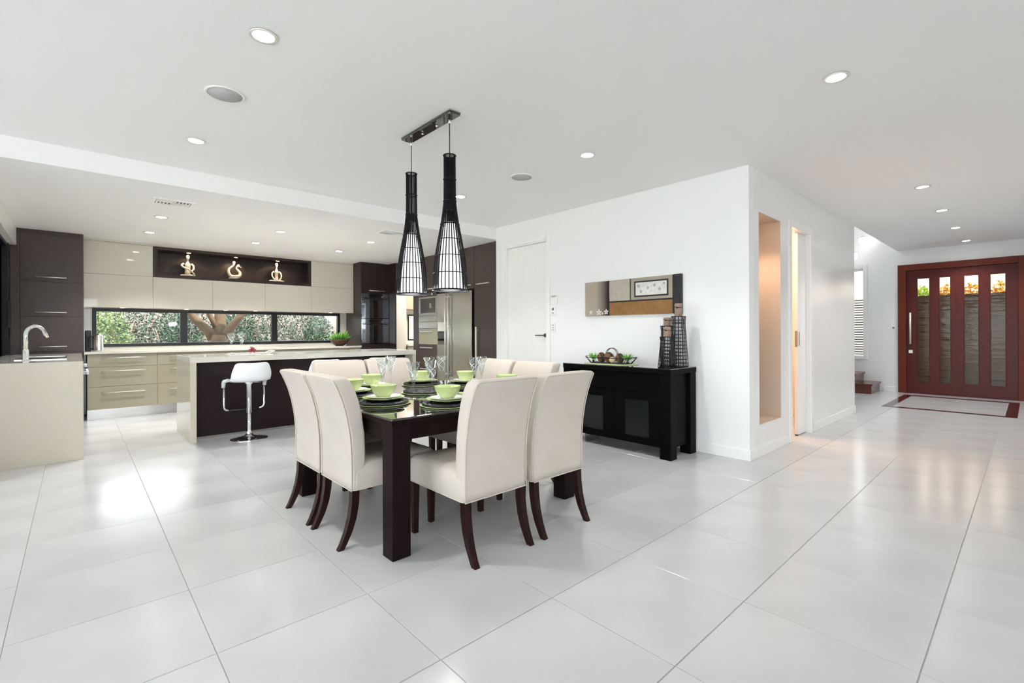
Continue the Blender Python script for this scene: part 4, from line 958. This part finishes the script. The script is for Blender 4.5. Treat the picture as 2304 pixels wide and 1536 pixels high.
# ------------------------------------------------------------------ entry door
r = thing('door_3', None, None, (XE, .9, 0)); r['kind'] = 'structure'; tag(r, 'wide red timber entry door with four tall glass slots')
MB().box(XE - .03, .03, 0, XE + .12, .162, 2.46).box(XE - .03, 1.638, 0, XE + .12, 1.765, 2.46).box(XE - .03, .162, 2.345, XE + .12, 1.638, 2.46).build('frame', 'red_frame', r, .004)
MB().box(XE + .072, .10, 0, XE + .112, .185, 2.37).box(XE + .072, 1.615, 0, XE + .112, 1.70, 2.37).box(XE + .072, .185, 2.32, XE + .112, 1.615, 2.37).build('door_stop', 'red_frame', r)
sl = [(.303, .500), (.636, .834), (1.005, 1.168), (1.296, 1.480)]
b = MB(); zl, zh = .215, 2.185; ys = [.165] + [v for s_ in sl for v in s_] + [1.635]
for a, c in zip(ys[::2], ys[1::2]): b.box(XE + .01, a, .008, XE + .07, c, 2.34)
for a, c in sl: b.box(XE + .01, a, .008, XE + .07, c, zl).box(XE + .01, a, zh, XE + .07, c, 2.34)
lf = b.build('leaf', 'red_timber', r)
for a, c in sl:
    f = .010
    MB().box(XE + .004, a, zl, XE + .02, a + f, zh).box(XE + .004, c - f, zl, XE + .02, c, zh).box(XE + .004, a + f, zl, XE + .02, c - f, zl + f).box(XE + .004, a + f, zh - f, XE + .02, c - f, zh).build('bead', 'red_timber', lf, .003)
    box('pane', 'ripple_glass', XE + .034, a + .001, zl + .001, XE + .044, c - .001, zh - .001, lf)
b = MB().tube([(XE - .05, 1.575, .94), (XE - .05, 1.575, 1.54)], .016, 12)
for z in (1.02, 1.46): b.bar((XE - .05, 1.575, z), (XE + .01, 1.575, z), .010, 10)
b.build('handle', 'steel_handle', lf)
box('lock', 'steel_handle', XE - .010, 1.545, .765, XE + .01, 1.605, .825, lf, .004)
box('threshold', 'red_timber', XE - .03, .16, 0, XE + .1, 1.64, .007, r)
t = thing('light_switch', 'small bluish switch plate left of the entry door', 'switch', (XE, 1.85, 1.2))
box('plate', 'white_plastic', XE - .012, 1.80, 1.20, XE - .0005, 1.87, 1.30, t, .003); box('button', 'screen_grey', XE - .014, 1.82, 1.235, XE - .0121, 1.85, 1.27, t)
# floor inlay in front of the door
r = thing('trim_1', None, None, (10.4, .88, 0)); r['kind'] = 'structure'; tag(r, 'dark red rectangular inlay border in the floor before the entry door')
for q in ((9.42, .14, 9.54, 1.62), (11.28, .14, 11.42, 1.62), (9.54, 1.50, 11.28, 1.62), (9.54, .14, 11.28, .26)): box('inlay_strip', 'inlay', q[0], q[1], 0, q[2], q[3], .003, r)

# ------------------------------------------------------------------ stairwell: window with blind, steps, lamps
r = thing('window_2', None, None, (XE, 2.76, .69)); r['kind'] = 'structure'; tag(r, 'white framed stairwell window with a venetian blind')
MB().box(XE - .02, 2.25, .62, XE + .001, 2.32, 2.53).box(XE - .02, 3.2, .62, XE + .001, 3.27, 2.53).box(XE - .02, 2.32, 2.46, XE + .001, 3.2, 2.53).box(XE - .03, 2.32, .62, XE + .001, 3.2, .69).build('window_frame', 'trim', r, .003)
box('pane', 'pane', XE + .12, 2.32, .69, XE + .128, 3.2, 2.46, r)
t = thing('venetian_blind', 'white slatted venetian blind in the stairwell window', 'blind', (XE + .05, 2.76, .69))
box('head_rail', 'trim', XE + .03, 2.325, 2.41, XE + .08, 3.195, 2.458, t); box('bottom_rail', 'trim', XE + .03, 2.325, .70, XE + .08, 3.195, .72, t)
sl0 = None
for k in range(33):
    z = .745 + k * .05
    if sl0 is None:
        sl0 = MB().box(-.024, -.433, -.0015, .024, .433, .0015).build('slat', 'trim', None); o = sl0
    else: o = sl0.copy(); C.objects.link(o)
    o.parent = t; o.location = (.005, 0, z - .69); o.rotation_euler = (0, .45, 0)
for y in (2.48, 3.04): MB().bar((XE + .055, y, .72), (XE + .055, y, 2.41), .0015, 5).build('cord', 'trim', t)
t = thing('staircase', 'red-brown timber staircase rising left beyond the hall wall', 'staircase', (11.4, 2.03, 0))
for k in range(9):
    y0, z1 = 2.03 + .26 * k, .19 + .178 * k
    if y0 + .29 > 4.49: break
    box('tread', 'stair_wood', 11.02, y0, z1 - .035, XE - .001, y0 + .285, z1, t, .004)
    box('riser', 'stair_wood', 11.06, y0 + .025, z1 - .178 + (.0 if k else -.012), XE - .001, y0 + .045, z1 - .0355, t)
    box('stringer_block', 'stair_wood', 11.06, y0 + .046, max(0, z1 - .40), 11.09, y0 + .284, z1 - .0355, t)
for (y, z, lab) in ((2.215, 3.03, 'bright twin bulb lamp high on the stairwell wall'), (2.45, 2.73, 'bright bulb lamp at the edge of the hall wall')):
    t = thing('wall_lamp', lab, 'lamp', (XE, y, z), 0, 'stairwell wall lamps')
    MB().lathe([(.05, 0), (.05, .02)], 20).build('wall_plate', 'chrome', t, off=(0, 0, 0)).rotation_euler = (0, -PI / 2, 0)
    MB().tube([(XE - .02, y, z), (XE - .12, y, z + .01), (XE - .14, y, z + .07)], .008, 8).build('arm', 'chrome', t)
    for dy in ((-.075, .075) if z > 3 else (0,)):
        MB().sphere((XE - .14, y + dy, z - .02), .075, 20, 12).build('bulb', 'bulb', t)
        MB().lathe([(.03, .05), (.035, .075), (.001, .08)], 14, XE - .14, y + dy, z - .02).build('cap', 'black_metal', t)
    point('wall_lamp_light', (XE - .28, y, z), .4, (1, .97, .92), .08)

# ------------------------------------------------------------------ outside: ground, hedge, trees, porch
struct(MB().box(-30, YK + .3, -.5, 30, 40, -.12).build('ground_garden', 'mulch'), 'pinkish mulch ground of the garden')
struct(MB().box(-30, -30, -.5, -4.85, YK + .3, -.05).box(-4.85, -30, -.5, 30, -4.85, -.05).box(XE + .2, -4.85, -.5, 30, YK + .3, -.05).build('ground_paving', 'paving'), 'pale paving outside the glass doors')
def leaves(c, rx, ry, rz, n, size, shell=.55):
    b = MB()
    for _ in range(n):
        while True:
            p = Vector((random.uniform(-1, 1), random.uniform(-1, 1), random.uniform(-1, 1)))
            if shell < p.length < 1: break
        p = Vector((c[0] + p.x * rx, c[1] + p.y * ry, c[2] + p.z * rz))
        if p.z < -.1: p.z = -.1 + random.random() * .2
        e = Euler((random.uniform(-1.2, 1.2), random.uniform(-1.2, 1.2), random.uniform(0, 6.28))).to_matrix()
        s_ = size * random.uniform(.6, 1.3)
        b.quad(p + e @ Vector((-s_, 0, 0)), p + e @ Vector((0, -s_ * .45, s_ * .15)), p + e @ Vector((s_, 0, 0)), p + e @ Vector((0, s_ * .45, s_ * .15)))
    return b
SH = [(-.75, 12.3, .60, 1.18, 'leaf_b', 'light green shrub at the left end of the kitchen window'), (.38, 12.0, .50, 1.30, 'leaf_b', 'pale green shrub behind the kettle'), (1.08, 13.0, .62, 1.42, 'leaf_a', 'dark shrub right of the kettle'),
      (1.62, 12.05, .46, 1.18, 'leaf_a', 'dark shrub left of the forked tree'), (2.75, 12.3, .62, 1.42, 'leaf_a', 'dark shrub right of the forked tree'), (3.72, 13.25, .70, 1.42, 'leaf_a', 'dark shrub at the right end of the middle pane'),
      (4.55, 12.3, .45, 1.18, 'leaf_a', 'dark shrub in the right window pane'), (5.7, 13.2, .55, 1.06, 'leaf_b', 'light shrub near the right window edge'),
      (-1.5, 14.2, .75, 1.42, 'leaf_b', 'back row shrub at the far left of the garden'), (.15, 14.3, .75, 1.53, 'leaf_b', 'back row pale shrub seen between the left pane shrubs'), (1.95, 14.1, .66, 1.53, 'leaf_a', 'back row dark shrub behind the forked tree'),
      (3.22, 14.4, .40, 1.42, 'leaf_a', 'narrow back row dark shrub right of the forked tree'), (5.0, 14.3, .6, 1.53, 'leaf_a', 'back row dark shrub in the right pane'), (6.9, 14.3, .7, 1.42, 'leaf_a', 'back row dark shrub at the far right of the garden')]
for x, y, rx, h, m_, lab in SH:
    t = thing('shrub', lab, 'shrub', (x, y, -.12), 0, 'shrubs outside the kitchen window')
    tag(leaves((x, y, h * .62), rx, .45, h * .80, 4600, .034, .15).build('foliage', m_, t), kind='stuff')
    b = MB()
    for k in range(4): b.tube([(x + .05 * k - .08, y, -.12), (x + .18 * (k - 1.5), y + .05, h * .6), (x + .3 * (k - 1.5), y - .05, h * 1.1)], [.022, .016, .008], 6)
    b.build('stems', 'bark_b', t)
t = thing('forked_tree', 'forked pale trunked tree right outside the kitchen window', 'tree', (2.04, 10.8, -.12))
tr = MB().tube([(2.04, 10.8, -.12), (2.04, 10.8, .6), (2.04, 10.8, 1.0), (2.05, 10.8, 1.17)], [.24, .19, .17, .15], 14).build('trunk', 'bark', t)
for pts, rr in (([(2.0, 10.8, 1.05), (1.88, 10.8, 1.24), (1.66, 10.8, 1.48), (1.45, 10.75, 1.78), (1.2, 10.7, 2.4), (.9, 10.7, 3.2)], [.11, .085, .075, .065, .05, .03]),
                ([(2.05, 10.8, 1.05), (2.09, 10.85, 1.3), (2.10, 10.9, 1.6), (2.12, 10.95, 2.2), (2.2, 11, 3.3)], [.13, .105, .095, .08, .04]),
                ([(2.08, 10.8, 1.08), (2.22, 10.78, 1.26), (2.40, 10.75, 1.50), (2.56, 10.7, 1.78), (2.8, 10.7, 2.5)], [.11, .08, .07, .06, .04]),
                ([(2.03, 10.85, 1.30), (1.95, 10.85, 1.48), (1.87, 10.85, 1.66), (1.75, 10.9, 2.1)], [.06, .05, .045, .03])):
    MB().tube(pts, rr, 12).build('branch', 'bark', t)
for x, y, r_, lab in ((5.2, 16.5, .16, 'reddish far tree trunk in the right window pane'), (6.6, 17.5, .12, 'thin pale far trunk near the right window edge'), (.3, 17, .15, 'far trunk behind the kettle shrubs'), (3.1, 17.5, .14, 'far trunk behind the middle window shrubs')):
    t = thing('far_tree', lab, 'tree', (x, y, -.12), 0, 'far trees behind the shrubs')
    MB().tube([(x, y, -.12), (x + .1, y, 1.5), (x + .05, y, 5.2)], [r_, r_ * .85, r_ * .6], 10).build('trunk', 'bark_b', t)
    tag(leaves((x, y, 5.6), .9, .8, .9, 700, .12, .3).build('foliage', 'leaf_b', t), kind='stuff')
t = thing('garden_fence', 'sunlit pinkish paling fence behind the garden shrubs', 'fence', (3, 15.2, -.12))
pal = None
for k in range(100):
    if pal is None:
        pal = MB().box(-.0755, -.01, 0, .0755, .01, 1.95).build('paling', 'fence', None); o = pal
    else: o = pal.copy(); C.objects.link(o)
    o.parent = t; o.location = (-8.0 + k * .152, random.uniform(-.012, .012), random.uniform(-.03, .03) + .04)
for z in (.4, 1.4): box('rail', 'fence', -5.2, 15.22, z, 10.2, 15.27, z + .08, t)
# porch wall and planting seen through the entry door
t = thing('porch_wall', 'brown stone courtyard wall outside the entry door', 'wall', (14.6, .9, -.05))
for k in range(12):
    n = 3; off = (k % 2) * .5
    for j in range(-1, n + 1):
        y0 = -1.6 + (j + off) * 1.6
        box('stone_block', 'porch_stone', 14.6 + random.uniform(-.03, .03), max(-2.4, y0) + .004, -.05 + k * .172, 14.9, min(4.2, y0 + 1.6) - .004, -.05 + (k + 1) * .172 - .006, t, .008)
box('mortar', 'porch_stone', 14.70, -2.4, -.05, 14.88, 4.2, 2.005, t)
struct(MB().box(XE + .2, -1.5, 2.95, 13.9, 2.25, 3.10).build('shade_roof', 'ceiling'), 'added unseen porch roof shading the courtyard wall')  # unseen roof added to darken the stone wall behind the door glass
for y, m_, lab in ((1.86, 'leaf_bright', 'bright green bush above the courtyard wall, leftmost'), (1.41, 'leaf_yellow', 'yellow bush above the courtyard wall, second from left'), (.96, 'leaf_yellow', 'orange bush above the courtyard wall, third from left'), (.50, 'leaf_yellow', 'orange bush above the courtyard wall, rightmost')):
    t = thing('courtyard_bush', lab, 'shrub', (15.6, y, -.05), 0, 'bushes behind the courtyard wall')
    tag(leaves((15.6, y, 1.85), .3, .185, .48, 700, .045, .2).build('foliage', m_, t), kind='stuff')
    MB().tube([(15.6, y, -.05), (15.6, y, 1.9)], .03, 7).build('stem', 'bark_b', t)
